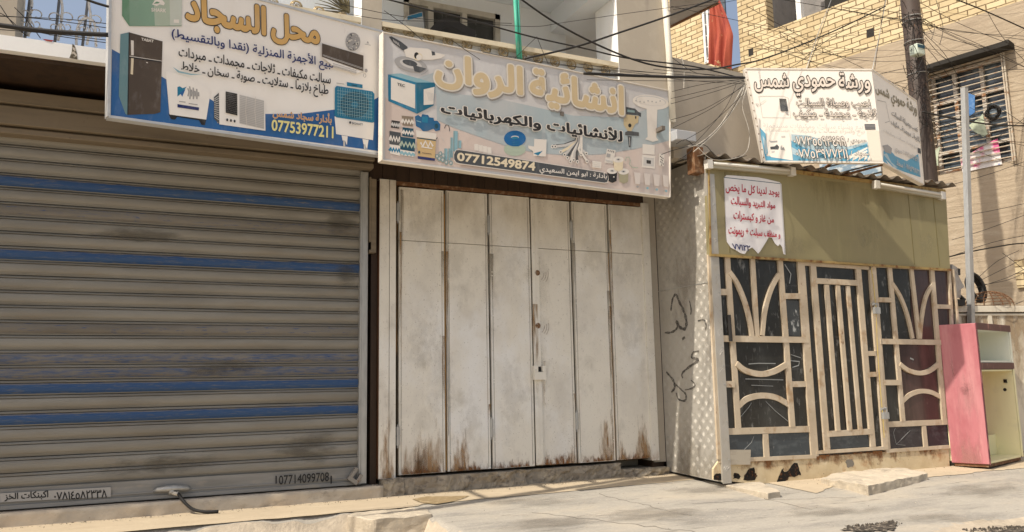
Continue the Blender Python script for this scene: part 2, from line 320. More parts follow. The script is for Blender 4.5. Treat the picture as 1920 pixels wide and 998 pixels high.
# ================================================================== ground
def smst(a, b, x):
    t = max(0, min(1, (x-a)/(b-a))); return t*t*(3-2*t)
from mathutils import noise as N
def gz(x, y):
    if y > -.1: z = .245
    elif y > -1.1: z = .245+(.185-.245)*(-.1-y)
    elif y > -3.6: z = .185-(.115)*((-1.1-y)/2.5)
    else: z = .07-.05*smst(3.6, 6.5, -y)
    wob = .05*N.noise(V((x*2.1, y*2.1, 3)))+.03*N.noise(V((x*7, y*7, 1)))
    ex = 2.62+.10*min(0, y+1.0)*-1+wob          # broken left edge of the concrete apron
    ey = -.74+wob*.3
    low = smst(0, .07, ex-x)*smst(0, .05, ey-y)
    fr = smst(0, .05, (-3.66+.25*N.noise(V((x*.9, 0, 5)))+wob*2)-y)
    lowz = .035+.02*N.noise(V((x*1.5, y*1.5, 7)))
    z = z*(1-max(low, fr))+lowz*max(low, fr)
    return z+.006*N.noise(V((x*5, y*5, 0)))
def grid(x0, x1, y0, y1, st):
    nx = int(round((x1-x0)/st)); ny = int(round((y1-y0)/st)); g = MB(); g.c = 1
    g.v = [(x0+i*st, y0+j*st, gz(x0+i*st, y0+j*st)) for j in range(ny+1) for i in range(nx+1)]
    for j in range(ny):
        for i in range(nx):
            a = j*(nx+1)+i; g.f.append([a, a+1, a+nx+2, a+nx+1]); g.mi.append(0)
    return g
g = grid(-3, 15, -6.5, .5, .05)
for k, f in enumerate(g.f):
    cx_, cy_, cz_ = g.v[f[0]]
    g.mi[k] = 1 if cz_ < .065 else 0
tag(g.build('apron', [m_apron, m_road], smooth=True), None, None, kind='structure')
g = MB(); g.c = 1
g.add([(-250, -250, -.03), (250, -250, -.03), (250, 250, -.03), (-250, 250, -.03)], [(0, 1, 2, 3)])
tag(g.build('ground', m_road), None, None, kind='structure')
# cream strip of pavement along the shop fronts
g = MB(); g.c = 1; xs = [-3+i*.06 for i in range(int(10.6/.06))]; K = 12
def yout(x):
    return (-.735 if x < 2.75 else -.66+.02*(x-2.9)+.03*smst(4, 6, x))+.006*N.noise(V((x*6, 2, 2)))
for x in xs:
    yo = yout(x)
    for k in range(K+1):
        y = yo+(-.02-yo)*k/K+.0; g.v.append((x, y, gz(x, max(y, -.70) if x < 2.75 else y)+.006))
for i in range(len(xs)-1):
    for k in range(K):
        a = i*(K+1)+k; g.f.append([a, a+K+1, a+K+2, a+1]); g.mi.append(0)
o = tag(g.build('pavement', m_tile, smooth=True), None, None, kind='structure')
g = MB(); g.c = 1; xs = [7.0+i*.06 for i in range(int(7.5/.06))]
for x in xs:                                                         # dusty cream strip in front of the kiosk and by the alley
    a = -1.0; b = -1.62-.1*N.noise(V((x*1.3, 4, 4)))-.05*N.noise(V((x*6, 4, 4)))-.25*smst(7.6, 7.0, x)
    for k in range(9):
        y = a+(b-a)*k/8; g.v.append((x, y, gz(x, y)+.006))
for i in range(len(xs)-1):
    for k in range(8):
        q = i*9+k; g.f.append([q, q+1, q+10, q+9]); g.mi.append(0)
tag(g.build('pavement', m_tile, smooth=True), None, None, kind='structure')
# damp stain on the strip, dark soil in the broken road edge
m_damp = M('damp_stain', (.25, .185, .10), .8, layers=[((.40, .31, .19), 18, .5, .7)])
g = MB(); p = [(773, 939), (800, 935), (835, 934), (880, 932), (868, 936), (850, 940), (818, 945), (793, 944)]
g.sheet([V((q.x, q.y, gz(q.x, q.y)+.012)) for q in [PZ(a, b, .222) for a, b in p]], (0, 0, 1), 0)
tag(g.build('damp_stain', m_damp), None, None, kind='structure')
def rubble(px0, py0, px1, py1, h, nn):
    g = MB(); A = PZ(px0, py0, .07); B = PZ(px1, py1, .07)
    for i in range(nn):
        t = random.random(); c = A.lerp(B, t)+V((random.uniform(-.05, .05), random.gauss(0, h), 0)); r = random.uniform(.004, .015)
        c.z = gz(c.x, c.y)+r*.3; vs = []
        for s in ((1, 0, 0), (-1, 0, 0), (0, 1, 0), (0, -1, 0), (0, 0, 1), (0, 0, -1)): vs.append(c+V(s)*r*random.uniform(.6, 1.2))
        g.add(vs, [(0, 2, 4), (2, 1, 4), (1, 3, 4), (3, 0, 4), (2, 0, 5), (1, 2, 5), (3, 1, 5), (0, 3, 5)])
    return g
g = rubble(1590, 993, 1684, 984, .035, 260); g2 = rubble(1815, 992, 1935, 980, .035, 260)
o_ = len(g.v); g.v += g2.v; g.f += [[i+o_ for i in f] for f in g2.f]; g.mi += g2.mi
tag(g.build('soil', m_soil), 'dark loose soil spilling from the broken edge of the road', 'soil', kind='stuff')
g = MB()
for q_ in ([(1575, 994), (1600, 990), (1622, 988), (1642, 984), (1662, 981), (1674, 976), (1682, 984), (1677, 993), (1655, 995), (1620, 997)], [(1805, 997), (1836, 992), (1864, 987), (1900, 984), (1928, 979), (1960, 977), (1960, 984), (1925, 989), (1880, 992), (1840, 997)]):
    jag = []
    for i in range(len(q_)):
        (x0, y0), (x1, y1) = q_[i], q_[(i+1) % len(q_)]
        for t in (0, .2, .4, .6, .8): jag.append((x0+(x1-x0)*t+random.uniform(-4, 4), y0+(y1-y0)*t+random.uniform(-1.4, 1.4)))
    g.sheet([V((p.x, p.y, gz(p.x, p.y)+.010)) for p in [PZ(a, c, .085) for a, c in jag]], (0, 0, 1), 0)
tag(g.build('broken_edge', m_soil), None, None, kind='structure')
# ================================================================== concrete blocks
def lump(pts_top, z0, ztop, nm, label, cat, mat, amp=.018, st=.05):
    """a rough poured slab: outline polygon, height function, noisy top and chipped sides"""
    bm = bmesh.new(); lo = [bm.verts.new((x, y, z0)) for x, y in pts_top]; f = bm.faces.new(lo)
    r = bmesh.ops.extrude_face_region(bm, geom=[f]); vs = [e for e in r['geom'] if isinstance(e, bmesh.types.BMVert)]
    for v in vs: v.co.z = ztop
    bmesh.ops.triangulate(bm, faces=bm.faces[:])
    for _ in range(6):
        es = [e for e in bm.edges if e.calc_length() > st*1.6]
        if not es: break
        bmesh.ops.subdivide_edges(bm, edges=es, cuts=1, use_grid_fill=False); bmesh.ops.triangulate(bm, faces=bm.faces[:])
    cx_ = sum(p[0] for p in pts_top)/len(pts_top); cy_ = sum(p[1] for p in pts_top)/len(pts_top)
    for v in bm.verts:
        n = V((N.noise(v.co*5), N.noise(v.co*5+V((9, 0, 0))), N.noise(v.co*6+V((0, 9, 0)))*.7)); n2 = V((N.noise(v.co*19), N.noise(v.co*19+V((9, 0, 0))), N.noise(v.co*19+V((0, 9, 0)))))
        v.co += n*amp+n2*amp*.35
    me = bpy.data.meshes.new(nm); bmesh.ops.recalc_face_normals(bm, faces=bm.faces); bm.to_mesh(me); bm.free(); me.materials.append(mat)
    o = bpy.data.objects.new(nm, me); COL.objects.link(o)
    bv = o.modifiers.new('bevel', 'BEVEL'); bv.width = .012; bv.limit_method = 'ANGLE'; bv.angle_limit = R_(50)
    return tag(o, label, cat)
q = [PZ(a, b, .2) for a, b in ((652, 968), (703, 975), (812, 964), (800, 952), (770, 946), (690, 944))]
lump([(p.x, p.y) for p in q], .0, .205, 'concrete_block', 'rough concrete step block at the kerb below the white folding gate', 'block', m_curb)
q = [PZ(a, b, .26) for a, b in ((1538, 893), (1628, 908), (1738, 884), (1690, 872), (1590, 874))]
lump([(p.x, p.y) for p in q], .1, .24, 'doorstep_slab', 'rough cement slab laid as a doorstep before the cream framed kiosk door', 'slab', m_curb, .022)
q = [PZ(a, b, .21) for a, b in ((1318, 902), (1350, 895), (1420, 901), (1462, 922), (1440, 926), (1395, 917))]
lump([(p.x, p.y) for p in q], .12, .215, 'paving_slab', 'small broken paving slab beside the tread plate corner of the kiosk', 'slab', m_curb, .012)
def rough(b, st, amp):
    bm = bmesh.new(); me = bpy.data.meshes.new('t'); me.from_pydata(b.v, [], b.f); bm.from_mesh(me); bpy.data.meshes.remove(me)
    for _ in range(9):
        es = [e for e in bm.edges if e.calc_length() > st]
        if not es: break
        bmesh.ops.subdivide_edges(bm, edges=es, cuts=1, use_grid_fill=True)
    for v in bm.verts:
        p = v.co; k = .35+1.0*max(0, N.noise(V((p.x*1.1, 2, 2)))); n_ = N.noise(p*6)+.5*N.noise(p*17)+.3*N.noise(p*41)
        v.co += V((0, n_*amp*1.6*k*2, n_*amp*.5*k))
    bm.normal_update(); r = MB(); bm.verts.index_update(); r.v = [tuple(v.co) for v in bm.verts]; r.f = [[v.index for v in f.verts] for f in bm.faces]; r.mi = [0]*len(r.f); bm.free(); return r
# ================================================================== the two storey shop building
B = thing('shop_building', 'two storey beige shop house with balcony and pale upper wall behind the signs', 'building', (2.5, 0, .2))
b = MB()
b.box(-9, 2.50, .34, 4.5, .2, 4.41); b.box(2.50, 6.2, .34, 4.5, .2, 4.41)
b.build('ground_floor_wall', m_plast, B)
b = MB(); b.box(-4.2, 2.50, -.15, .33, .1, .372); rough(b, .06, .016).build('sill', m_sill, B, smooth=True); b = MB(); b.box(2.502, 2.74, -.13, .33, .1, .43); b.box(2.742, 4.25, -.10, .33, .1, .425); b.box(4.252, 5.6, -.05, .33, .1, .42); b.box(5.602, 6.28, -.12, .33, .1, .34)
rough(b, .045, .034).build('crumbling_sill', M('dirty_cement', (.27, .235, .185), .95, layers=[((.38, .33, .25), 5, .5, .65), ((.10, .085, .07), (9, 9, 16), .52, .68, {'a': .85})], bump=[(22, .6, .02)]), B)  # darker cement than the shutter sill, with near-black blotches
b = MB(); b.box(-9, 6.05, -.95, .34, 4.412, 4.545)
b.build('balcony_slab', m_white, B)
b = MB(); b.box(-9, 6.04, -.86, .335, 4.37, 4.41); b.build('soffit_shade', m_brownrec, B)  # dark brown colour paints the recess shade onto the soffit
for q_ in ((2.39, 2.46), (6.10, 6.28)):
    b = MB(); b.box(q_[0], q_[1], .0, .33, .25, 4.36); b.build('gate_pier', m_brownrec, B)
b = MB()
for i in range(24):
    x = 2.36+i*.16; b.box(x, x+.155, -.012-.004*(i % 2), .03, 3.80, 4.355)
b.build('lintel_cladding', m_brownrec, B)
b = MB(); b.box(2.02, 2.235, -.95, -.62, 4.546, 7.6); b.build('column', [m_plast, m_white], B)
b = MB(); b.box(5.21, 5.99, -.95, -.45, 4.546, 7.6); b.build('column', m_plast, B)
b = MB(); b.box(5.204, 5.2095, -.952, -.45, 4.55, 7.6); b.build('column_sun_white', m_white, B)  # white sheets put the sunlight on the columns' left sides into colour
b = MB(); b.box(2.014, 2.0195, -.952, -.62, 4.55, 7.6); b.build('column_sun_white', m_white, B)
b = MB(); b.box(-1.7, -1.08, -.93, -.45, 4.547, 7.6); b.build('column', m_plast, B)
# upper back wall with a window opening
wx0 = PY(757, 20, .3).x; wx1 = PY(936, 40, .3).x; wz1 = 6.26; wz0 = PY(934, 80, .3).z-.25
b = MB(); b.box(.9, wx0, .3, .45, 4.546, 6.44); b.box(wx1, 5.18, .3, .45, 4.546, 6.44); b.box(wx0, wx1, .3, .45, wz1, 6.44); b.box(wx0, wx1, .3, .45, 4.546, wz0)
b.box(.9, 5.18, 2.4, 2.5, 4.546, 6.44); b.box(.9, 1.0, .451, 2.4, 4.546, 6.44); b.box(5.08, 5.18, .451, 2.4, 4.546, 6.44)
b.build('upper_wall', m_pale, B)
b = MB(); b.box(1.7, 6.1, -.98, 2.5, 6.442, 6.6); b.box(4.95, 5.2, -.93, .299, 6.16, 6.441); b.box(5.2, 5.99, -.44, 2.5, 6.17, 6.44); b.build('balcony_ceiling', m_pale, B)
b = MB(); b.box(2.24, 5.203, -.86, -.81, 4.546, 5.232); b.box(.6, 2.01, -.86, -.81, 4.546, 5.06); b.build('balcony_parapet', m_pale, B)
b = MB(); b.box(2.24, 5.203, -.95, -.80, 5.235, 5.29); b.box(.6, 2.012, -.95, -.80, 5.235, 5.29); b.box(2.24, 5.203, -.92, -.80, 5.06, 5.09); b.box(.6, 2.012, -.92, -.8, 5.06, 5.09)
m_rail = M('cream_rail_paint', (.66, .58, .42), .6, layers=[((.5, .42, .28), (3, 3, 3), .5, .75), ((.3, .2, .1), 18, .66, .75)])
rail = b.build('balcony_rail', m_rail, B)
m_ring = M('bronze_ring_paint', (.36, .27, .14), .45, .3, layers=[((.50, .42, .28), 30, .5, .65)])
ringx = [PY(a, c, -.93) for a, c in ((728, 52), (767.5, 60), (805, 68), (841, 76), (877, 83), (912, 90), (945, 97), (980, 104), (1010, 109), (1042, 115), (1073, 120), (1104, 126), (1137, 132), (643, 33), (599, 22), (556, 11), (511, 5))]
for rp in ringx:
    b = MB(); c = V((rp.x, -.885, rp.z))
    for r, yy in ((.060, -.03), (.046, -.045)):
        b.tube([c+V((math.cos(t)*r, yy, math.sin(t)*r)) for t in [k*math.pi/8 for k in range(16)]], .007, 5, close=True)
    for ph in range(3):
        b.tube([c+V((math.cos(ph*2.1+t)*(.036-.009*t), -.04, math.sin(ph*2.1+t)*(.036-.009*t))) for t in [k*.45 for k in range(8)]], .005, 4)
    b.tube([c+V((0, .024, .0)), c+V((0, -.04, 0))], .012, 6)
    child(b, 'ring_ornament', m_ring, rail, smooth=True)
# window and clutter
fr = MB(); fy = .27
for x0, x1, z0, z1 in ((wx0, wx1, wz1-.07, wz1), (wx0, wx1, wz0, wz0+.08), (wx0, wx0+.06, wz0, wz1), (wx1-.07, wx1, wz0, wz1), (wx0, wx1, 5.54, 5.60)):
    fr.box(x0, x1, fy, .40, z0, z1)
for px in (807, 870): x = PY(px, 40, .3).x; fr.box(x-.035, x+.035, fy+.005, .395, wz0, wz1)
m_wfr = M('window_frame_paint', (.42, .39, .33), .6, layers=[((.3, .27, .22), 8, .5, .75)])
wf = fr.build('window', m_wfr, B)
pn = MB(); pn.box(PY(812, 40, .33).x, wx1-.06, .34, .35, wz0+.05, wz1-.05); child(pn, 'pane', m_glass, wf)
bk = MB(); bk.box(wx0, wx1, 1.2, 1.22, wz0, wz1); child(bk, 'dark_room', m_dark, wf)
tc_ = thing('carton', 'blue and white carton standing inside the balcony window', 'box', (3.0, .2, 5.3))
b = MB(); P9 = lambda x, y: PY(x, y, .12)
b.slab([P9(*p) for p in ((763, 55), (763, 30), (792, 22), (796, 55))], (0, -1, 0), -.16, 0); b.build('carton_body', M('white_carton', (.50, .50, .48), .8), tc_)
b = MB(); b.sheet([P9(*p) for p in ((764, 38), (764, 31), (791, 23.5), (792, 31))], (0, -1, 0), .002); b.build('blue_print', M('carton_blue', (.03, .17, .30), .7), tc_)
b = MB(); q = smooth_path([PY(*p, -.2) for p in ((812, 60), (826, 46), (842, 42), (862, 50), (890, 64))], 5); b.ribbon(q, .10, (0, -1, 0), -.25, .0)
tag(b.build('dark_hood', M('dark_fabric', (.035, .032, .03), .8)), 'dark curved cooler hood behind the balcony rail under the window', 'hood')
# side opening beyond the balcony: neighbour's stair soffit with two braces
b = MB(); b.slab([PY(1070, -40, 1.6), PY(1170, -40, 1.6), PY(1170, 78, 1.6), PY(1118, 97, 1.6), PY(1070, 86, 1.6)], (0, -1, 0), -.1, 0)
b.build('stair_soffit', M('grey_render', (.33, .32, .31), .9, layers=[((.26, .25, .24), 3, .45, .7)]), B)
b = MB()
for a, c in (((1078, 68), (1142, 40)), ((1092, 36), (1142, 62)), ((1078, 98), (1112, 110)), ((1110, 110), (1142, 97))):
    b.bar(PY(*a, 1.4), PY(*c, 1.4), .09, (0, -1, 0), -.03, .06+.003*a[1]/10)
b.build('timber_brace', M('weathered_timber', (.26, .21, .15), .85, layers=[((.16, .12, .09), (6, 6, 6), .5, .7)]), B)
# wrought iron railing on the roof terrace at the left
m_iron = M('flaking_white_iron', (.62, .60, .56), .5, layers=[((.28, .17, .09), 30, .58, .68), ((.3, .3, .3), 9, .55, .75, {'a': .6})])
m_irong = M('grey_iron', (.16, .16, .16), .6)
yr = -.62
rl = MB(); Pr = lambda x, y: PY(x, y, yr); z0r = 4.545
for a, c in (((57, -8), (47, 68)), ((112, -8), (103, 78)), ((166, -8), (155, 84)), ((3, -8), (-6, 60))):
    q, r = PY(*a, yr+.06), PY(*c, yr+.06); r = q+(r-q)*((q.z-z0r)/(q.z-r.z)); rl.tube([q, r], .014, 6)
ir = rl.build('terrace_railing', m_irong, B, smooth=True)
rw = MB()
for pts in (((58, -8), (60, 8), (57, 30), (56, 50), (53, 68)), ((113, -8), (117, 14), (115, 40), (112, 60), (109, 76)), ((168, -8), (167, 10), (170, 30), (168, 55), (163, 84)), ((143, 84), (144, 60), (150, 42), (160, 34), (170, 36), (178, 48), (180, 88))):
    q = smooth_path([Pr(*p) for p in pts], 4); rw.tube(q, .013, 6)
def scroll(cx_, cy_, r, a0, a1, k=12):
    c = Pr(cx_, cy_); return [c+V((math.cos(a0+(a1-a0)*i/k), 0, math.sin(a0+(a1-a0)*i/k)))*(r*(1-.72*(i/k)**1.4)) for i in range(k+1)]
for cx_ in (56, 114, 168):
    dy = {56: 0, 114: 5, 168: 10}[cx_]
    for s in (-1, 1):
        c = cx_+s*13
        rw.tube(scroll(c, 29+dy, .062, math.pi*(.5+.55*s), math.pi*(.5-1.15*s)), .006, 4)
        rw.tube(scroll(c-2*s, 45+dy, .05, -math.pi*(.5+.4*s), -math.pi*(.5-1.2*s)), .006, 4)
        rw.tube(scroll(c+s*7, 58+dy, .034, math.pi*(.5-.5*s), math.pi*(.5+1.3*s)), .005, 4)
        rw.tube(smooth_path([Pr(cx_, 62+dy), Pr(cx_+s*8, 52+dy), Pr(cx_+s*3, 40+dy)], 4), .006, 4)
child(rw, 'scrollwork', m_iron, ir, smooth=True)
rr = MB(); rr.box(-1.0, .8, yr-.01, yr+.01, 4.62, 4.64); child(rr, 'bottom_rail', m_irong, ir)
# stain and crack on the white fascia
b = MB(); Pf = lambda x, y: PY(x, y, -.95)
b.sheet([Pf(*p) for p in ((136, 82), (140, 86), (144, 100), (145, 112), (138, 111), (130, 109), (134, 100))], (0, -1, 0), .003); b.build('crack', M('black_mould', (.10, .085, .06), .95, layers=[((.5, .45, .38), 40, .5, .6)]), B)
b = MB(); b.sheet([Pf(*p) for p in ((79, 73), (101, 76), (97, 79), (86, 77))], (0, -1, 0), .003); b.build('paint_drip', M('red_paint_drip', (.30, .04, .03), .7), B)
# ================================================================== roller shutter
SH = thing('roller_shutter', 'wide closed grey roller shutter with worn blue painted slats', 'roller shutter', (.3, 0, .38))
xa, xb = -4.2, 2.285; z = .565; pitch = .1415; k = 0
b = MB(); blue = {4: 1, 6: 1, 7: 2, 8: 2, 10: 3, 15: 1, 18: 3, 20: 1}
prof = [(0, .030), (.0045, .032), (.0065, .004), (.016, .001), (.022, -.006), (.027, -.006), (.034, -.014), (.048, -.0205), (.066, -.024), (.084, -.0235), (.100, -.020), (.110, -.015), (.114, -.011), (.1155, .008), (.1180, .008), (.1195, -.019), (.1225, -.021), (.130, -.012), (.1385, .000), (.1400, .006), (.1414, .030)]
NX = 30
while z < 3.99:
    vs = []
    for i in range(NX+1):
        x = xa+(xb-xa)*i/NX
        for dz, y in prof: vs.append((x, y+.004*N.noise(V((x*.8, 0, k*1.7))), z+dz+.003*N.noise(V((x*.5, 3, k)))))
    n = len(prof); fs = []
    for i in range(NX):
        for j in range(n-1): a = i*n+j; fs.append((a, a+n, a+n+1, a+1))
    o0 = len(b.mi); b.add(vs, fs, 0); kd = blue.get(k, 0)
    for q in range(len(fs)):
        zl = prof[q % (n-1)][0]
        b.mi[o0+q] = 0 if not kd or zl > .113 or zl < .012 else ((kd if zl < .095 else min(3, kd+1)))
    z += pitch; k += 1
b.c = 1
curtain = b.build('slat_curtain', [m_slat, m_b1, m_b2, m_b3], SH)
b = MB(); b.box(xa, xb, -.03, .02, .385, .573); b.box(xa, xb, -.043, -.0305, .45, .462); b.box(xa, xb, -.05, -.0306, .39, .425)
m_bar = M('bottom_bar_steel', (.27, .265, .25), .55, .25, layers=[((.2, .195, .18), (1, 8, 12), .45, .7), ((.36, .32, .26), (3, 9, 9), .55, .75)])
bb = b.build('bottom_bar', m_bar, SH)
m_spray = M('black_stencil_paint', (.02, .02, .02), .7, layers=[((.2, .19, .17), 50, .6, .72, {'a': .7})]); m_patch = M('grey_paint_patch', (.36, .35, .33), .6)
Z = zm(0, 850, .21875); Ps = lambda X, Y: PY(*Z(X, Y), -.05)
t = MB(); nf = (0, -1, 0)
t.sheet([Ps(a, c) for a, c in ((0, 345), (950, 290), (950, 372), (0, 420))], nf, .0012, 1)
text(t, '٠٧٨١٤٥٨٢٣٣٨', [Ps(*p) for p in ((465, 335), (915, 308), (915, 380), (465, 402))], nf, .003, .02)
text(t, 'اكبنكات الخز', [Ps(*p) for p in ((40, 348), (412, 318), (412, 395), (40, 412))], nf, .003, .025)
Z2 = zm(0, 560, .4388); Ps2 = lambda X, Y: PY(*Z2(X, Y), -.05)
text(t, '07714099708', [Ps2(*p) for p in ((1192, 757), (1405, 742), (1405, 780), (1192, 795))], nf, .003, .012)
for X in (1180, 1415): t.sheet([Ps2(X-3, 757), Ps2(X+3, 757), Ps2(X+3, 790), Ps2(X-3, 792)], nf, .002)
child(t, 'lettering', [m_spray, m_patch], bb)
b = MB(); b.box(2.25, 2.335, -.065, .03, .40, 3.86); b.box(2.27, 2.315, -.075, -.066, .42, 3.84); b.build('guide_rail', m_galv, SH)
b = MB()
zz = [PY(0, v, -.2).z for v in (247, 236, 232, 197, 193, 168)]
for i, y0 in enumerate((-.17, -.13, -.21, -.17, -.235)): b.box(-4.2, 2.37, y0, .3+.002*i, zz[i]+.001, zz[i+1])
b.box(-4.2, 2.36, -.05, .3, 3.90, zz[0])
b.build('shutter_box', m_hood, SH, bevel=.008)
b = MB(); b.box(2.345, 2.362, -.10, .05, 3.05, 3.80); b.box(2.364, 2.42, -.10, -.085, 2.95, 3.78); b.box(2.345, 2.42, -.099, .05, 2.93, 2.96); b.build('lock_housing', m_hood, SH)
b = MB(); c = PY(322, 919, -.05); b.tube([c+V((-.16, 0, .0)), c+V((-.13, -.03, .015)), c+V((-.04, -.045, .02)), c+V((.04, -.045, .02)), c+V((.14, -.03, .01)), c+V((.17, 0, 0))], [.012, .022, .03, .03, .022, .01], 8); b.tube([c+V((0, -.02, .03)), c+V((0, -.06, -.03))], .03, 8)
hd = b.build('handle', m_galv, SH, smooth=True)
hx = c.x; b = MB(); b.tube(smooth_path([c+V((0, -.05, -.01)), V((hx+.05, -.13, .44)), V((hx+.11, -.19, .36)), V((hx+.19, -.23, .29)), V((hx+.30, -.27, .262)), V((hx+.42, -.28, .258))], 5), .016, 8)
child(b, 'pull_hose', m_black, hd, smooth=True)
b = MB(); b.tube([c+V((.005, -.052, -.02)), V((hx+.055, -.135, .435))], .021, 8); child(b, 'tape_wrap', m_cablew, hd, smooth=True)
b = MB(); c = PY(667, 893, -.09); ax = V((.8, 0, -.6)); ay = V((.6, 0, .8))
for u0_, u1_, v0_, v1_ in ((-.06, .06, -.075, -.03), (-.06, -.025, -.03, .075), (.025, .06, -.03, .05)):
    pp = [c+ax*u0_+ay*v0_, c+ax*u1_+ay*v0_, c+ax*u1_+ay*v1_, c+ax*u0_+ay*v1_]; b.slab(pp, (0, -1, 0), -.03, .03)
b.build('padlock', M('dull_lock_steel', (.26, .245, .22), .5, .3, layers=[(RUST, (30, 30, 30), .55, .7)]), SH, bevel=.004)
# ================================================================== white folding gate
G = thing('folding_gate', 'tall white six leaf folding steel gate streaked with rust', 'gate', (4.3, 0, .43))
xt = [PY(a, 400, 0).x for a in (745, 833, 914, 993, 1068, 1137, 1205)]
seamz = PY(746, 451, 0).z
jx0, jx1 = PY(711, 500, -.05).x, PY(742, 500, -.05).x
b = MB(); jm = (jx0+jx1)/2+.02; b.box(jx0, jm-.004, -.06, .28, .432, 3.80); b.box(jm+.004, jx1, -.055, .28, .432, 3.80); b.build('gate_jamb', m_gate, G)
b = MB(); b.box(PY(1206, 500, -.03).x, PY(1219, 500, -.03).x, -.05, .28, .425, 3.80); b.build('gate_jamb', m_gate, G)
b = MB(); b.box(jx0-.0045, jx0-.001, -.058, .28, .433, 3.79); b.build('frame_flank', M('rust_brown_paint', (.13, .06, .03), .6, layers=[((.08, .04, .02), (6, 6, 2), .45, .7), ((.25, .13, .06), (9, 9, 3), .6, .75)]), G)
b = MB(); b.box(jx1, 6.1, .05, .07, .44, 3.80); b.build('backing_strip', m_seam, G)
for i_ in (1, 5):
    b = MB(); b.box(xt[i_]-.009, xt[i_]+.003, -.012, .012, .47, 3.70-.6*(i_ == 5)); b.build('rusty_seam', M('orange_rust', (.38, .22, .07), .8, layers=[((.14, .08, .03), (30, 30, 2), .5, .66)]), G)
b = MB(); b.box(jx1, 6.1, -.02, .045, 3.755, 3.80); b.build('head_rail', m_rust, G)
for i in range(6):
    x0, x1 = xt[i]+.015, xt[i+1]-.015; zt = 3.735+.004*((i*7) % 3)
    b = MB(); yy = -.004*((i*5) % 3); bend = .005
    for za, zb in ((.455+.004*(i % 2), seamz-.0035), (seamz+.0035, zt)):
        b.box(x0, x1, -.018+yy, .02+yy, za, zb)
    for za, zb in ((.462, seamz-.008), (seamz+.008, zt-.008)):        # folded edges standing a little proud
        b.box(x0+.002, x0+.016, -.0225+yy, -.0185+yy, za, zb); b.box(x1-.016, x1-.002, -.0225+yy, -.0185+yy, za, zb)
    for j in range(10):
        zz = .55+3.1*random.random(); xx = random.choice((x0+.02, x1-.02)); b.box(xx-.006, xx+.006, -.0275+yy, -.02+yy, zz, zz+.012)
    if i == 3: b.box(x0-.016, x0+.078, -.040, -.0235, .47, 3.73); b.box(x0+.028, x0+.034, -.043, -.0405, .47, 3.73)
    lf = b.build('gate_leaf', m_gate, G)
    for xs_, w_ in ((x0+.028, .0035), (x1-.028, .0035)):
        if i != 3 or xs_ > x0+.1: h = MB(); h.box(xs_-w_/2, xs_+w_/2, -.0192+yy, -.0184+yy, .47, zt-.02); child(h, 'fold_line', m_seam, lf)
    def hinge(x, z0):
        h = MB(); h.tube([(x, -.028, z0), (x, -.028, z0+.10)], .022, 8); h.tube([(x, -.028, z0+.105), (x, -.028, z0+.205)], .022, 8); h.tube([(x, -.028, z0-.03), (x, -.028, z0+.23)], .010, 6); child(h, 'hinge', m_galv, lf)
    if i in (0, 2, 4): hinge(xt[i], {0: PY(744, 415, 0).z, 2: PY(912, 437, 0).z, 4: PY(1067, 447, 0).z}[i]); hinge(xt[i], .78+.02*i)
    if i == 5: hinge(xt[6]+.0, PY(1204, 468, 0).z); hinge(xt[6]+.004, .86)
    if i == 3:
        for px, py in ((1007, 512), (1008, 611)):
            h = MB(); c = PY(px, py, -.03); h.tube([c+V((0, .01, 0)), c+V((0, -.012, 0))], .035, 14); h.tube([c+V((0, -.012, 0)), c+V((0, -.02, 0))], .02, 10)
            for rr_ in (.10, .13, .16): h.tube([c+V((math.cos(t)*rr_, .0065, math.sin(t)*rr_)) for t in [-1.2+rr_*3+q*.12 for q in range(9)]], .0018, 4)
            child(h, 'keyhole', m_rust, lf)
        h = MB(); c = PY(1010, 697, -.03); h.box(c.x-.085, c.x+.075, -.085, -.034, c.z-.10, c.z-.005); h.box(c.x-.085, c.x-.03, -.085, -.034, c.z-.004, c.z+.07); h.box(c.x+.03, c.x+.075, -.085, -.034, c.z-.004, c.z+.07); h.box(c.x-.029, c.x+.029, -.045, -.036, c.z-.003, c.z+.06, 1)
        child(h, 'lock_box', [m_gate, m_black], lf, bevel=.005)

# rust and grime on the gate
RU = decal_mat('rust_stain', (.38, .23, .095), (14, 14, 2.6), .30, .66, 'up', (.27, .145, .06), .75); RE = decal_mat('edge_rust', (.30, .14, .05), (26, 26, 9), .34, .64, 'up', (.12, .05, .02)); SM = decal_mat('grey_smudge', (.24, .20, .14), (11, 11, 7), .32, .70, 'blob', (.42, .38, .32), .13); SD_ = decal_mat('soot_streak', (.20, .17, .13), (14, 14, 1.4), .36, .62, 'down', (.30, .26, .2), .6)
def gd(x0, x1, z0, z1, mat, nm, y=-.0295): return decal([(x0, y, z0), (x1, y, z0), (x1, y, z1), (x0, y, z1)], mat, nm, G)
gx = xt
for x0, x1, z0, z1 in ((gx[1]-.42, gx[1]-.005, .462, 1.35), (gx[0]+.01, gx[0]+.35, .462, .95), (gx[1]+.01, gx[1]+.30, .462, 1.35), (gx[5]-.26, gx[5]-.002, .462, 1.55), (gx[5]+.005, gx[5]+.16, .462, .9), (gx[6]-.30, gx[6]-.01, .462, 1.3), (gx[4]-.16, gx[4]-.005, .462, .85), (gx[2]+.0, gx[2]+.12, .462, .8)): gd(x0, x1, z0, z1, RU, 'rust_stain')
for i in range(6): gd(gx[i]+.01, gx[i+1]-.01, .460, .60 if i != 3 else .68, RE, 'edge_rust', -.0300)
decal([(jx0, -.0625, .435), (jx1, -.0605, .435), (jx1, -.0605, 1.7), (jx0, -.0625, 1.7)], RU, 'rust_stain', G)
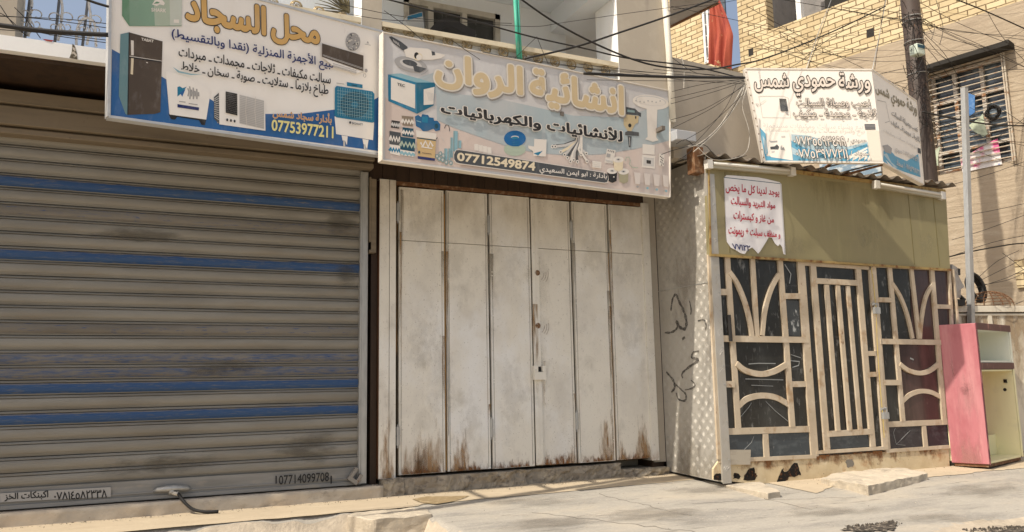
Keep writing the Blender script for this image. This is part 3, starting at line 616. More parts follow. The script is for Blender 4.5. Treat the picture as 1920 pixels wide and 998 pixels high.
for x, z, w_, h_ in ((gx[1]+.12, 2.9, .3, .5), (gx[2]+.02, 2.75, .22, .9), (gx[0]+.30, 1.95, .42, .7), (gx[0]+.5, 1.5, .36, .8), (gx[3]+.10, 2.62, .34, .7), (gx[3]-.2, 2.9, .3, .45), (gx[5]+.28, 2.1, .40, .6), (gx[5]+.3, 2.9, .4, .4), (gx[2]+.3, 1.3, .35, .9), (gx[3]+.06, 1.6, .2, 1.3), (gx[4]+.3, 3.1, .4, .5), (gx[0]+.3, 3.3, .45, .6), (gx[1]+.3, 1.0, .3, .5)): gd(x-w_*.75, x+w_*.75, z-h_*.8, z+h_*.8, SM, 'blotch', -.0305)
for x, z0, z1, w_ in ((gx[3]+.05, 1.0, 2.95, .13), (gx[1]-.03, 1.2, 3.0, .06), (gx[2]+.02, 2.1, 3.0, .10), (gx[4]+.02, 1.4, 3.2, .07), (gx[5]-.02, .9, 2.6, .08), (gx[6]-.03, 1.8, 3.6, .07), (gx[0]+.04, 2.0, 3.7, .06)): gd(x-w_/2, x+w_/2, z0, z1, SD_, 'soot_streak', -.0350 if abs(x-gx[3]) < .1 else -.0310)
SO_ = decal_mat('seam_rust_run', (.36, .215, .08), (30, 30, 2.2), .34, .62, 'down', (.22, .12, .05), .8)
for x, z0, z1, w_ in ((gx[1]+.02, .5, 3.0, .05), (gx[1]-.03, .5, 2.0, .05), (gx[5]-.025, .5, 2.4, .06), (gx[5]+.025, .5, 3.4, .04), (gx[3]+.02, .5, 2.4, .09), (gx[2]-.02, .5, 1.2, .05), (gx[4]-.02, .5, 1.3, .06), (gx[0]+.03, .5, 3.2, .04), (gx[6]-.03, .5, 2.2, .05), (gx[3]+.13, .5, 1.7, .05)): gd(x-w_/2, x+w_/2, z0, z1, SO_, 'rust_run', -.0445 if abs(x-gx[3]) < .15 else -.0318)
# dark soft-edged blotches on the shutter and grit on the ground
for x0, x1, z0, z1 in ((1.8, 2.26, 3.05, 3.45), (1.95, 2.26, 2.5, 2.85), (-.6, .6, 2.9, 3.1), (.3, 1.4, 1.55, 1.75), (-.4, .9, .60, .85), (1.2, 2.2, .6, 1.0)):
    decal([(x0, -.032, z0), (x1, -.032, z0), (x1, -.032, z1), (x0, -.032, z1)], decal_mat('dark_blotch', (.075, .065, .05), (3, 3, 9), .30, .66, 'blob', (.11, .10, .08), .4), 'blotch', SH)
g = MB()
for i in range(1500):
    if i < 800: x = random.uniform(-1.5, 6.2); y = -.17-abs(random.gauss(0, .05))
    elif i < 1000: x = random.uniform(6.4, 11); y = -1.15-abs(random.gauss(0, .12))
    else: x = random.uniform(-.5, 12); y = random.uniform(-4, -.3)
    r = random.uniform(.002, .007)*(1.6 if random.random() < .06 else 1); c = V((x, y, gz(x, y)+.006+r*.3)); vs = [c+V(s)*r*random.uniform(.5, 1.2) for s in ((1, 0, 0), (-1, 0, 0), (0, 1, 0), (0, -1, 0), (0, 0, 1))]
    g.add(vs, [(0, 2, 4), (2, 1, 4), (1, 3, 4), (3, 0, 4)], i % 2)
tag(g.build('grit', [m_curb, m_soil]), 'loose grit scattered over the pavement', 'grit', kind='stuff')
g = MB(); mcr = M('crack_shadow', (.07, .06, .05), .95)
def crack(p0, p1, n, wob, w_):
    a, c = PZ(*p0, .15), PZ(*p1, .15); pts = []
    for i in range(n+1):
        q = a.lerp(c, i/n)+V((random.uniform(-wob, wob), random.uniform(-wob, wob), 0)); q.z = gz(q.x, q.y)+.0025; pts.append(q)
    g.ribbon(pts, [w_*random.uniform(.3, 1.2) for _ in pts], (0, 0, 1), 0, .001)
crack((1000, 965), (1420, 998), 26, .03, .007); crack((1120, 935), (1300, 965), 16, .03, .005); crack((1430, 935), (1520, 950), 9, .02, .006); crack((1300, 945), (1600, 930), 18, .03, .004); 
tag(g.build('road_crack', mcr), None, None, kind='structure')
ST = decal_mat('ground_stain', (.19, .17, .14), (2.2, 6, 3), .34, .64, 'blob', (.27, .24, .2), .45)
for px0, py0, px1, py1 in ((860, 940, 1060, 960), (1080, 945, 1330, 985), (1180, 915, 1400, 935), (1420, 940, 1640, 965), (1700, 900, 1915, 930), (900, 965, 1100, 998), (1600, 950, 1850, 968)):
    q = [PZ(px0, py1, .15), PZ(px1, py1, .15), PZ(px1+60, py0, .15), PZ(px0+60, py0, .15)]
    o = decal([(p.x, p.y, max(gz(p.x, p.y), gz(p.x*.5+q[2].x*.5, p.y*.5+q[0].y*.5))+.009) for p in q], ST, 'ground_stain', B); o.parent = None; o.matrix_parent_inverse = Matrix.Identity(4); tag(o, None, None, kind='structure')
# ================================================================== sign boards
class Board:
    def __init__(s, px, py, y, dirang, name, label, quad, face, th=.14, frame=None, fw=.035, up=None):
        a = R_(dirang); s.d = V((math.cos(a), math.sin(a), 0)); s.n = V((math.sin(a), -math.cos(a), 0))
        s.pl = Plane(PY(px, py, y), s.n); s.q = [s.pl.P(*p) for p in quad]
        c = (s.q[2]+s.q[3])/2
        s.t = thing(name, label, 'sign', tuple(c)); s.lay = 0
        b = MB(); b.slab(s.q, s.n, -th, 0); b.build('panel', face, s.t)
        if frame:
            b = MB()
            for i in range(4):
                p, r = s.q[i], s.q[(i+1) % 4]; b.bar(p, r, fw, s.n, -th-.01, .012+.002*i)
            b.build('frame', frame, s.t)
class Print:
    """one printed picture or line on a board; each layer lies 0.8 mm above the last"""
    def __init__(s, bd, Z, name, base=.002): s.b = bd; s.Z = Z; s.m = MB(); s.m.c = 1; s.mats = []; s.name = name; s.k = base
    def slot(s, mat):
        if mat not in s.mats: s.mats.append(mat)
        return s.mats.index(mat)
    def P(s, X, Y): return s.b.pl.P(*s.Z(X, Y))
    def poly(s, pts, mat): s.k += .00035; s.m.sheet([s.P(*p) for p in pts], s.b.n, s.k, s.slot(mat)); return s
    def ell(s, x, y, rx, ry, mat, rot=0, n=22):
        c, q = math.cos(rot), math.sin(rot)
        return s.poly([(x+rx*math.cos(t)*c-ry*math.sin(t)*q, y+rx*math.cos(t)*q+ry*math.sin(t)*c) for t in [2*math.pi*i/n for i in range(n)]], mat)
    def line(s, pts, wd, mat):
        s.k += .0003; s.m.ribbon([s.P(*p) for p in pts], wd, s.b.n, s.k-.0003, s.k, s.slot(mat)); return s
    def text(s, txt, quad, mat, off=0, res=3, out=()):
        o2 = []
        kk = s.k+.0008
        for i, (of, mt, sh) in enumerate(out): o2.append((of, s.slot(mt), kk, sh)); kk += .0012
        text(s.m, txt, [s.P(*p) for p in quad], s.b.n, kk, off, s.slot(mat), res, o2); s.k = kk+.0008; return s
    def done(s): return s.m.build(s.name, s.mats, s.b.t)
W1 = M('sign_white', (.84, .80, .74), .6, layers=[((.74, .69, .61), (2.5, 2.5, 1.2), .5, .8, {'a': .6}), ((.42, .36, .28), (40, 40, 12), .68, .8, {'a': .4})], bump=[((3, 3, 2), .12, .02)])
BLUE = flat('ink_blue', (.035, .13, .33)); NAVY = flat('ink_navy', (.025, .035, .13)); INK = flat('ink_black', (.028, .027, .027)); GOLD = flat('ink_gold', (.60, .37, .13)); YEL = flat('ink_yellow', (.78, .70, .28))
ORG = flat('ink_orange', (.62, .33, .13)); PALE = flat('ink_pale', (.72, .67, .60)); GREY = flat('ink_grey', (.36, .35, .34)); LGREY = flat('ink_light_grey', (.55, .53, .50)); TEAL = flat('ink_teal', (.025, .19, .32)); TEALD = flat('ink_dark_teal', (.015, .07, .11)); TEALL = flat('ink_light_teal', (.25, .42, .47))
GREEN = flat('ink_green', (.14, .27, .17)); GREENL = flat('ink_pale_green', (.40, .47, .37)); BROWN = flat('ink_brown', (.085, .065, .05)); AQUA = flat('ink_aqua', (.22, .31, .31)); CREAM = flat('ink_cream', (.72, .62, .44)); DGREY = flat('ink_dark_grey', (.075, .08, .085))
ALU = M('sign_aluminium', (.55, .56, .56), .45, .3, layers=[((.4, .38, .34), (6, 6, 6), .5, .75, {'a': .7})])
EDGE = M('sign_vinyl_edge', (.68, .63, .55), .6, layers=[((.5, .44, .35), (5, 5, 5), .5, .75, {'a': .7})])
Z = zm(200, 0, .30058)
S1 = Board(717, 200, -1.15, 12, 'shop_sign', 'wide white and blue appliance shop sign above the grey roller shutter', [(207, -74), (717, 60), (717.5, 291), (203, 219)], W1, .07, ALU, .022)
def PR(nm, base=.002): return Print(S1, Z, nm, base)
PR('blue_band').poly([(32, 308), (345, 480), (372, 497), (390, 720), (640, 616), (672, 636), (690, 770), (985, 712), (1200, 712), (1420, 685), (1660, 628), (1706, 600), (1710, 945), (25, 722)], BLUE).done()
p = PR('printed_chest_freezer', .004); p.poly([(96, -60), (470, -60), (466, 165), (140, 165), (95, 100)], GREEN); p.poly([(140, -60), (470, -60), (466, 163), (142, 163)], flat('ink_mid_green', (.22, .34, .25))); p.poly([(290, -60), (470, -60), (466, 162), (300, 162)], GREENL); p.poly([(390, -60), (470, -60), (466, 161), (395, 161)], flat('ink_grey_green', (.52, .55, .48))).poly([(418, 124), (450, 124), (450, 146), (418, 144)], PALE)
p.poly([(282, 30), (300, 5), (318, -8), (345, 2), (362, 22), (356, 36), (330, 30), (312, 40)], PALE).poly([(290, 26), (310, 12), (330, 16), (320, 24)], GREEN).text('SHARK', [(278, 52), (370, 58), (368, 80), (278, 74)], PALE, .03).done()
p = PR('printed_refrigerator', .004); p.poly([(85, 215), (138, 203), (128, 718), (116, 712), (75, 600)], flat('ink_grey_teal', (.15, .26, .28))).poly([(137, 203), (348, 260), (334, 702), (300, 712), (128, 718)], BROWN)
p.line([(140, 352), (343, 383)], .006, PALE).line([(140, 358), (341, 388)], .012, INK).poly([(150, 253), (168, 256), (168, 348), (152, 346)], PALE).poly([(152, 364), (168, 367), (163, 468), (148, 464)], CREAM).poly([(137, 203), (143, 204), (134, 716), (128, 718)], INK).text('TABAT', [(216, 238), (292, 252), (291, 268), (215, 254)], PALE, .03).line([(245, 392), (256, 394)], .008, PALE).done()
p = PR('printed_washing_machine', .005); p.poly([(385, 712), (620, 745), (612, 782), (590, 780), (575, 752), (440, 730), (425, 748), (400, 745)], INK).poly([(366, 440), (500, 480), (645, 560), (640, 620), (620, 748), (392, 716)], W1)
p.poly([(440, 545), (455, 540), (472, 552), (498, 543), (470, 580), (440, 605)], TEAL).poly([(455, 580), (490, 558), (470, 606)], BLUE)
for i in range(7): p.line([(505+i*11, 545+i*4+(-1)**i*8), (512+i*10, 575+i*3), (506+i*11, 612-(-1)**i*9)], .012, GREY)
p.line([(450, 635), (490, 640)], .008, GREY).line([(510, 648), (565, 656)], .008, GREY).poly([(440, 652), (575, 673), (573, 692), (440, 672)], NAVY).done()
p = PR('printed_window_air_conditioner', .005); p.poly([(668, 608), (699, 580), (702, 775), (668, 742)], DGREY)
for i in range(11): p.line([(670, 620+i*11), (698, 600+i*15)], .006, LGREY)
p.poly([(699, 574), (742, 568), (986, 628), (988, 818), (701, 778)], W1).poly([(826, 592), (980, 630), (980, 808), (826, 772)], LGREY)
for i in range(16): p.line([(828, 600+i*11), (978, 636+i*11)], .004, GREY)
for x in (868, 925): p.line([(x, 606), (x-4, 700), (x+4, 792)], .004, PALE)
for i in range(12): p.line([(739, 579+i*11.2), (811, 594+i*11.4)], .016, INK)
for x, y in ((748, 752), (771, 756), (794, 760)): p.ell(x, y, 6, 9, INK)
p.done()
p = PR('printed_split_unit', .004); p.ell(1535, 262, 46, 57, GREY)
for i in range(46):
    a = random.uniform(0, 6.28); r = random.random()**.5; p.ell(1535+42*r*math.cos(a), 262+52*r*math.sin(a), random.uniform(2, 6), random.uniform(2, 6), random.choice((LGREY, PALE, DGREY)), 0, 6)
p.poly([(1480, 318), (1590, 335), (1590, 300), (1575, 330)], W1).poly([(1340, 362), (1590, 452), (1552, 462), (1400, 412)], W1)
for i in range(4): p.line([(1405, 400+i*7), (1552, 446+i*6)], .006, (GREY, LGREY)[i % 2])
p.poly([(1338, 276), (1596, 352), (1594, 448), (1337, 360)], BROWN).line([(1342, 346), (1592, 430)], .005, GREY).line([(1342, 352), (1592, 437)], .004, LGREY)
p.ell(1612, 446, 9, 12, GREY).line([(1600, 462), (1594, 480), (1604, 490), (1612, 478), (1606, 462)], .005, GREY).poly([(1622, 262), (1630, 278), (1614, 276)], GREY).line([(1604, 281), (1640, 288)], .006, GREY).done()
p = PR('printed_air_cooler', .005); p.poly([(1420, 728), (1667, 766), (1660, 876), (1430, 838)], W1).poly([(1464, 846), (1502, 852), (1497, 908), (1486, 880), (1470, 878)], W1).poly([(1594, 868), (1632, 874), (1622, 936), (1612, 906), (1600, 900)], W1).poly([(1474, 880), (1486, 882), (1486, 918), (1474, 916)], LGREY).poly([(1602, 902), (1614, 904), (1614, 936), (1602, 934)], LGREY)
p.poly([(1497, 514), (1594, 530), (1594, 552), (1497, 538)], TEAL).line([(1525, 532), (1560, 538)], .01, TEALD).line([(1432, 520), (1480, 527)], .006, GREY)
p.poly([(1432, 538), (1655, 572), (1668, 588), (1666, 758), (1656, 768), (1430, 734), (1420, 722), (1422, 550)], TEAL).ell(1545, 655, 90, 82, TEALD).ell(1545, 655, 22, 20, TEAL)
for i in range(17): p.line([(1434, 556+i*10), (1654, 588+i*10)], .005, TEALL if i % 2 else TEAL)
for i in range(15): x = 1440+i*14.6; p.line([(x, 548+(x-1440)*.15), (x, 722+(x-1440)*.15)], .004, TEALL)
p.ell(1514, 768, 7, 8, DGREY).text('BIGWATT', [(1526, 765), (1592, 775), (1592, 788), (1526, 779)], DGREY, .02).done()
ob = [(.075, INK, (0, 0))]
PR('heading', .003).text('السجاد', [(497, -50), (988, 50), (987, 258), (497, 160)], GOLD, .045, 5, [(.068, INK, (0, 0))]).text('محل', [(1030, 78), (1322, 138), (1322, 318), (1030, 262)], GOLD, .045, 5, [(.068, INK, (0, 0))]).done()
p = PR('lettering', .020); p.text('لبيع الأجهزة المنزلية (نقدا وبالتقسيط)', [(402, 172), (1408, 368), (1408, 455), (402, 265)], NAVY, .02)
p.text('سبالت مكيفات ـ ثلاجات ـ مجمدات ـ مبردات', [(445, 296), (1392, 472), (1390, 545), (445, 372)], INK, .022).text('طباخ بلازما ـ ستلايت ـ صوبة ـ سخان ـ خلاط', [(462, 388), (1377, 540), (1375, 622), (460, 468)], INK, .022)
p.poly([(408, 424), (450, 450), (520, 466), (600, 470), (520, 474), (440, 458)], TEALL).text('بأدارة سجاد شمس', [(1032, 674), (1397, 716), (1395, 786), (1030, 742)], ORG, .022, 3, [(.04, PALE, (0, 0))])
p.text('07753977211', [(1024, 752), (1406, 797), (1405, 867), (1023, 818)], YEL, .025, 4).done()
# ------------------------------------------------------------------ second sign
Z = zm(700, 40, .34078)
W2 = M('faded_sign_vinyl', (.57, .56, .55), .6, layers=[((.53, .50, .47), (1.6, 1.6, .5), .45, .75, {'a': .7}), ((.60, .56, .52), (12, 12, 2), .52, .75, {'a': .5}), ((.36, .31, .26), (5, 5, 1), .66, .8, {'a': .5})], bump=[((1.6, 1.6, 1.2), .5, .06), ((6, 6, 2), .35, .012)])
S2 = Board(717, 180, -1.3, 5, 'shop_sign', 'faded grey and pink building supplies sign above the white folding gate', [(718, 61), (1256, 171), (1255.5, 370), (716, 301)], W2, .08, EDGE, .012)
def wash(nm, c): return M(nm, c, .6, layers=[((.50, .48, .46), (1.4, 1.4, .7), .42, .72, {'a': .75}), ((.58, .55, .52), (14, 14, 2), .55, .8, {'a': .4})], bump=[((1.6, 1.6, 1.2), .35, .05)])
WB = wash('blue_grey_wash', (.38, .445, .46)); WP = wash('pink_wash', (.60, .50, .44))
def PR(nm, base=.002): return Print(S2, Z, nm, base)
p = PR('colour_wash', .0015); p.poly([(66, 420), (240, 500), (350, 548), (450, 592), (600, 645), (760, 700), (900, 728), (1080, 742), (1250, 736), (1440, 706), (1626, 660), (1626, 960), (1290, 918), (900, 855), (64, 756)], WP)
p.poly([(200, 330), (340, 280), (420, 395), (700, 430), (1100, 520), (1380, 530), (1626, 440), (1626, 656), (1440, 702), (1250, 732), (1080, 738), (900, 724), (760, 696), (600, 641), (450, 588), (350, 544), (345, 400)], WB).done()
p = PR('printed_angle_grinder', .003); p.poly([(85, 86), (100, 84), (150, 112), (188, 142), (186, 165), (160, 160), (110, 122)], DGREY)
for i in range(4): p.line([(108+i*9, 100+i*6), (116+i*9, 118+i*7)], .006, LGREY)
p.ell(205, 238, 92, 40, GREY, .25).ell(205, 236, 62, 24, LGREY, .25).ell(200, 230, 42, 16, DGREY, .25).poly([(215, 240), (290, 262), (255, 284), (225, 276)], DGREY).poly([(168, 160), (200, 145), (300, 152), (332, 172), (396, 186), (370, 205), (320, 214), (230, 212), (178, 196)], PALE).poly([(318, 166), (336, 170), (340, 188), (322, 190)], DGREY).ell(245, 197, 24, 22, CREAM).ell(236, 190, 13, 18, INK).ell(250, 200, 16, 16, PALE).line([(262, 296), (285, 285), (300, 270)], .004, GREY).done()
p = PR('printed_generator_box', .003); p.poly([(82, 292), (150, 288), (340, 342), (236, 340)], TEALL).poly([(80, 293), (238, 338), (240, 510), (82, 440)], TEAL).poly([(236, 338), (341, 338), (331, 464), (240, 510)], flat('ink_deep_teal', (.02, .13, .21))).poly([(96, 310), (229, 350), (229, 482), (96, 430)], PALE).poly([(276, 376), (336, 362), (330, 458), (276, 462)], PALE)
for i in range(5): p.line([(292+i*8, 388+i*2), (306+i*6, 438)], .005, LGREY)
p.text('TEC', [(130, 340), (172, 350), (172, 364), (130, 354)], DGREY, .03).done()
p = PR('printed_water_pump', .003); p.poly([(228, 525), (246, 516), (262, 528), (268, 512), (300, 516), (308, 530), (330, 532), (334, 548), (352, 548), (368, 568), (366, 600), (342, 606), (330, 592), (300, 604), (272, 606), (258, 590), (234, 578)], flat('ink_pump_blue', (.025, .12, .25))).poly([(268, 524), (300, 528), (298, 560), (266, 556)], TEAL).ell(346, 578, 10, 14, TEALD).line([(236, 548), (262, 556)], .008, TEALL).done()
p = PR('printed_paint_cans', .003)
for q_, c1, c2 in (([(155, 520), (220, 526), (216, 580), (160, 574)], flat('ink_taupe', (.24, .19, .14)), PALE), ([(100, 545), (146, 552), (140, 592), (96, 586)], INK, LGREY), ([(88, 604), (150, 614), (148, 690), (88, 676)], DGREY, PALE), ([(160, 584), (220, 592), (218, 640), (158, 632)], TEALD, PALE), ([(146, 636), (230, 648), (226, 718), (146, 706)], TEALD, GREENL), ([(88, 678), (146, 686), (146, 742), (90, 728)], PALE, TEAL), ([(146, 707), (226, 720), (224, 748), (150, 738)], PALE, TEALL)):
    p.poly(q_, c1); (x0, y0), (x1, y1), (x2, y2), (x3, y3) = q_
    wv = [(x0+(x1-x0)*t/8, y0+(y1-y0)*t/8+(y3-y0)*(.55+.16*(-1)**t)) for t in range(9)]; p.line(wv, .03, c2)
p.poly([(232, 600), (346, 620), (343, 652), (236, 640)], PALE).poly([(237, 638), (343, 652), (337, 758), (243, 745)], flat('ink_ochre', (.56, .40, .20))).poly([(238, 640), (342, 654), (341, 660), (238, 646)], TEALD).poly([(242, 743), (338, 756), (336, 770), (243, 758)], NAVY)
p.line([(258, 668), (270, 690), (285, 660), (300, 694), (312, 664), (326, 690)], .022, PALE).line([(262, 692), (322, 702)], .012, PALE).line([(266, 725), (318, 732)], .006, BROWN).ell(250, 722, 6, 8, TEALD).done()
p = PR('printed_pipes', .003)
for q_ in ([(424, 640), (437, 640), (436, 752), (422, 750)], [(440, 604), (464, 606), (462, 720), (438, 716)], [(466, 656), (484, 658), (482, 700), (464, 698)], [(390, 700), (408, 702), (406, 764), (388, 762)], [(412, 700), (424, 702), (422, 768), (410, 766)]): p.poly(q_, TEALL); (x0, y0), (x1, y1) = q_[0], q_[1]; p.line([(x0+4, y0+2), (q_[3][0]+4, q_[3][1]-2)], .01, AQUA)
for x, y in ((350, 745), (368, 730), (384, 742), (362, 758), (380, 765), (400, 778), (425, 782)): p.ell(x, y, 11, 14, AQUA, 0, 8).ell(x-1, y-1, 5, 7, LGREY, 0, 8)
p.done(); p = PR('printed_hooks', .003)
p.line([(390, 590), (398, 572), (412, 572), (418, 590), (418, 606)], .008, DGREY).line([(345, 650), (352, 640)], .008, DGREY).line([(372, 640), (384, 650), (388, 662)], .006, LGREY).done()
p = PR('printed_basins', .003); p.ell(778, 706, 60, 36, GREENL).poly([(719, 690), (838, 690), (832, 724), (726, 720)], GREENL).ell(778, 646, 60, 44, flat('ink_basin_blue', (.02, .13, .33))).ell(778, 640, 22, 10, LGREY).ell(778, 643, 20, 7, TEAL)
for i in range(4): p.line([(760, 660+i*9), (800, 662+i*9)], .004, TEAL)
p.poly([(884, 648), (952, 652), (948, 745), (880, 742), (876, 715), (852, 700), (850, 685), (882, 690)], PALE).poly([(880, 728), (930, 714), (905, 740)], TEAL).line([(898, 742), (935, 747)], .006, GREY)
p.done(); p = PR('printed_fitting_sketches', .003)
for i in range(4): p.line([(565+i*24, 676+i*6), (567+i*24, 712+i*6)], .05, PALE)
p.done()
p = PR('printed_cable_bundle', .003)
for i, (x, y, c) in enumerate(((985, 690, DGREY), (1000, 690, LGREY), (1030, 720, CREAM), (1050, 735, LGREY), (1065, 752, DGREY), (1082, 772, PALE), (1100, 764, LGREY), (1120, 775, DGREY), (1140, 735, PALE), (1168, 730, LGREY), (1172, 772, PALE))):
    p.line([(1122+i*2, 630), (1112+i*3, 660+i*2), ((1112+x)/2, (665+y)/2+6), (x, y)], .03 if i else .04, c)
    p.ell(x, y, 9, 11, PALE, 0, 8).ell(x, y, 4, 5, DGREY, 0, 6)
p.done()
p = PR('printed_rotary_hammer', .003); p.poly([(1376, 480), (1392, 472), (1440, 482), (1458, 500), (1472, 505), (1472, 528), (1455, 518), (1375, 512)], DGREY).poly([(1396, 486), (1436, 492), (1438, 504), (1396, 500)], AQUA).poly([(1376, 512), (1460, 522), (1455, 560), (1440, 566), (1418, 606), (1398, 604), (1376, 570)], flat('ink_sand', (.52, .42, .25))).ell(1410, 574, 9, 11, INK).ell(1442, 530, 4, 8, INK).poly([(1398, 604), (1420, 606), (1460, 612), (1460, 632), (1384, 628), (1384, 612)], DGREY).poly([(1398, 632), (1420, 634), (1414, 694), (1404, 694)], DGREY).line([(1408, 640), (1410, 686)], .008, LGREY).done()
p = PR('printed_washbasin', .003); p.ell(1526, 446, 101, 40, PALE, .13).ell(1526, 438, 84, 26, LGREY, .13).ell(1526, 440, 80, 23, PALE, .13).poly([(1502, 480), (1562, 484), (1556, 640), (1568, 656), (1536, 664), (1494, 650), (1508, 636)], PALE).line([(1548, 392), (1552, 410)], .014, LGREY)
for i in range(7): p.ell(1444+i*22, 438+(i*37 % 11), 4, 4, GREY, 0, 6)
p.done()
p = PR('printed_fittings', .003); p.poly([(1480, 676), (1548, 682), (1546, 735), (1480, 730)], PALE).poly([(1478, 735), (1550, 742), (1548, 812), (1476, 804)], PALE).poly([(1486, 748), (1544, 754), (1542, 800), (1484, 794)], LGREY).poly([(1502, 764), (1526, 767), (1525, 786), (1502, 783)], INK).poly([(1284, 702), (1332, 712), (1318, 785), (1270, 778)], PALE)
for i in range(4): p.line([(1292+i*10, 708+i*2), (1290+i*10, 718+i*2)], .01, DGREY)
p.poly([(1284, 728), (1304, 732), (1300, 750), (1280, 748)], GREY).line([(1275, 765), (1312, 772)], .016, LGREY)
p.line([(1385, 770), (1390, 750), (1405, 748), (1412, 766), (1408, 790), (1425, 806), (1455, 806)], .01, GREENL)
for x, y, c in ((1312, 862, INK), (1374, 866, flat('ink_khaki', (.36, .33, .22))), (1345, 800, CREAM)): p.poly([(x-28, y-40), (x+28, y-38), (x+24, y+18), (x+2, y+28), (x-22, y+18)], c).ell(x, y-38, 30, 17, PALE).ell(x, y-38, 13, 7, LGREY).ell(x, y-38, 6, 3, DGREY)
p.ell(1320, 858, 4, 4, PALE, 0, 8).poly([(1568, 728), (1598, 732), (1596, 800), (1566, 795)], PALE)
for i in range(9): p.ell(1576+(i*7 % 17), 745+i*6, 3, 4, INK, 0, 5)
for i, x in enumerate((1450, 1504, 1555, 1606)): p.poly([(x-20, 832+i*5), (x+16, 838+i*5), (x+12, 900+i*5), (x-14, 896+i*5)], flat('ink_shell', (.64, .58, .53))).ell(x, 912+i*8, 7, 7, TEALL if i else GREY, 0, 8)
p.poly([(1200, 770), (1250, 776), (1248, 812), (1200, 806)], PALE); [p.line([(1205, 780+i*9), (1242, 785+i*9)], .004, LGREY) for i in range(3)]
p.done()
PR('heading', .004).text('الروان', [(345, 170), (815, 258), (815, 448), (345, 358)], flat('ink_faded_gold', (.58, .46, .28)), .04, 5, [(.085, flat('ink_shadow', (.28, .26, .24)), (.008, -.03)), (.078, flat('ink_bone_outline', (.70, .65, .56)), (0, 0))]).text('انشائية', [(865, 258), (1370, 358), (1370, 552), (865, 452)], flat('ink_faded_gold', (.58, .46, .28)), .04, 5, [(.085, flat('ink_shadow', (.28, .26, .24)), (.008, -.03)), (.078, flat('ink_bone_outline', (.70, .65, .56)), (0, 0))]).done()
p = PR('lettering', .014); p.text('للأنشائيات والكهربائيات', [(372, 442), (1363, 598), (1363, 682), (372, 520)], INK, .04, 4, [(.09, PALE, (0, 0))])
bar = [(452, 712), (470, 711), (1268, 836), (1284, 846), (1288, 868), (1282, 886), (1268, 890), (470, 784), (452, 778), (441, 762), (440, 735)]
p.poly([(x+(x-860)*.006, y+(-3 if y < 800-(880-x)*.1 else 4)) for x, y in bar], PALE).poly(bar, DGREY).text('07712549874', [(460, 726), (886, 780), (883, 824), (459, 768)], CREAM, .035, 4).text('بأدارة : ابو ايمن السعيدي', [(910, 790), (1280, 838), (1278, 880), (910, 842)], PALE, .02).done()
for x in (2.7, 4.3, 5.7): b = MB(); b.box(x-.025, x+.025, -1.12, -.952, 4.45, 4.5); b.build('bracket', M('bracket_steel', (.15, .13, .11), .7), S2.t)
for x in (.4, 1.3, 2.0): b = MB(); b.box(x-.025, x+.025, -1.02-.21*(2.35-x), -.953, 4.45, 4.5); b.build('bracket', MATS['bracket_steel'], S1.t)
# ================================================================== workshop kiosk
KY = -1.1; KX0 = 6.30
K = thing('workshop_kiosk', 'cream framed workshop kiosk with olive upper panel and tread plate side', 'kiosk', (8.4, -.5, .2))
Z6 = zm(1300, 460, .4509); nf = (0, -1, 0)
def Pk(X, Y, y=KY): return PY(*Z6(X, Y), y)
# carcass: side plate, back, roof structure
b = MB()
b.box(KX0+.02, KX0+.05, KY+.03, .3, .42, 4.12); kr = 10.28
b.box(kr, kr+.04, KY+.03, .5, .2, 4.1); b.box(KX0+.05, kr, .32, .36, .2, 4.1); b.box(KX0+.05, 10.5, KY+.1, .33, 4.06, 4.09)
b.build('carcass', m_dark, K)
b = MB(); b.box(6.12, KX0-.002, -.02, .29, .40, 4.3); b.build('corner_post', m_plast, K)
# tread plate: side sheet and the fold round the front corner
def studs(b, o, u, v, n, nu, nv, p, rz):
    for i in range(nu):
        for j in range(nv):
            c = o+u*(p*(i+.5)+random.uniform(-.004, .004))+v*(p*(j+.5)+random.uniform(-.004, .004)); al = (i+j) % 2
            if random.random() < .05: continue
            a = (u+v).normalized() if al else (u-v).normalized(); q = n.cross(a)
            for k in (-1, 0, 1):
                m_ = c+q*(k*p*.21); L = p*.36; w_ = p*.055
                b.add([m_-a*L, m_-q*w_, m_+a*L, m_+q*w_, m_+n*rz*random.uniform(.3, 1)-a*L*.5, m_+n*rz*random.uniform(.4, 1.1)+a*L*.5], [(0, 1, 4), (1, 2, 5, 4), (2, 3, 5), (3, 0, 4, 5)])
b = MB(); b.c = 1
yb_ = -.03; zt = 4.18; zb = .245
b.hexa([(KX0, KY-.02, zb), (KX0+.018, KY-.02, zb), (KX0+.018, yb_, zb+.04), (KX0, yb_, zb+.04), (KX0, KY-.02, zt), (KX0+.018, KY-.02, zt), (KX0+.018, yb_, zt), (KX0, yb_, zt)])
b.box(KX0+.0005, KX0+.125, KY-.032, KY-.021, zb-.015, 3.96)
studs(b, V((KX0, yb_, zb+.05)), V((0, -1, 0)), V((0, 0, 1)), V((-1, 0, 0)), 14, 50, .0755, .0034)
studs(b, V((KX0+.004, KY-.032, zb)), V((1, 0, 0)), V((0, 0, 1)), V((0, -1, 0)), 1, 32, .113, .0035)
b.build('tread_plate', m_tread, K)
b = MB(); b.box(KX0-.008, KX0-.0005, KY-.03, yb_, 2.61, 2.616)
for j in range(16):
    b.tube([(KX0+.1, KY-.03, .5+j*.22), (KX0+.1, KY-.037, .5+j*.22)], .009, 6)
    if j % 2: b.tube([(KX0+.01, yb_-.06, .5+j*.22), (KX0-.007, yb_-.06, .5+j*.22)], .009, 6)
b.build('rivets', m_galv, K)
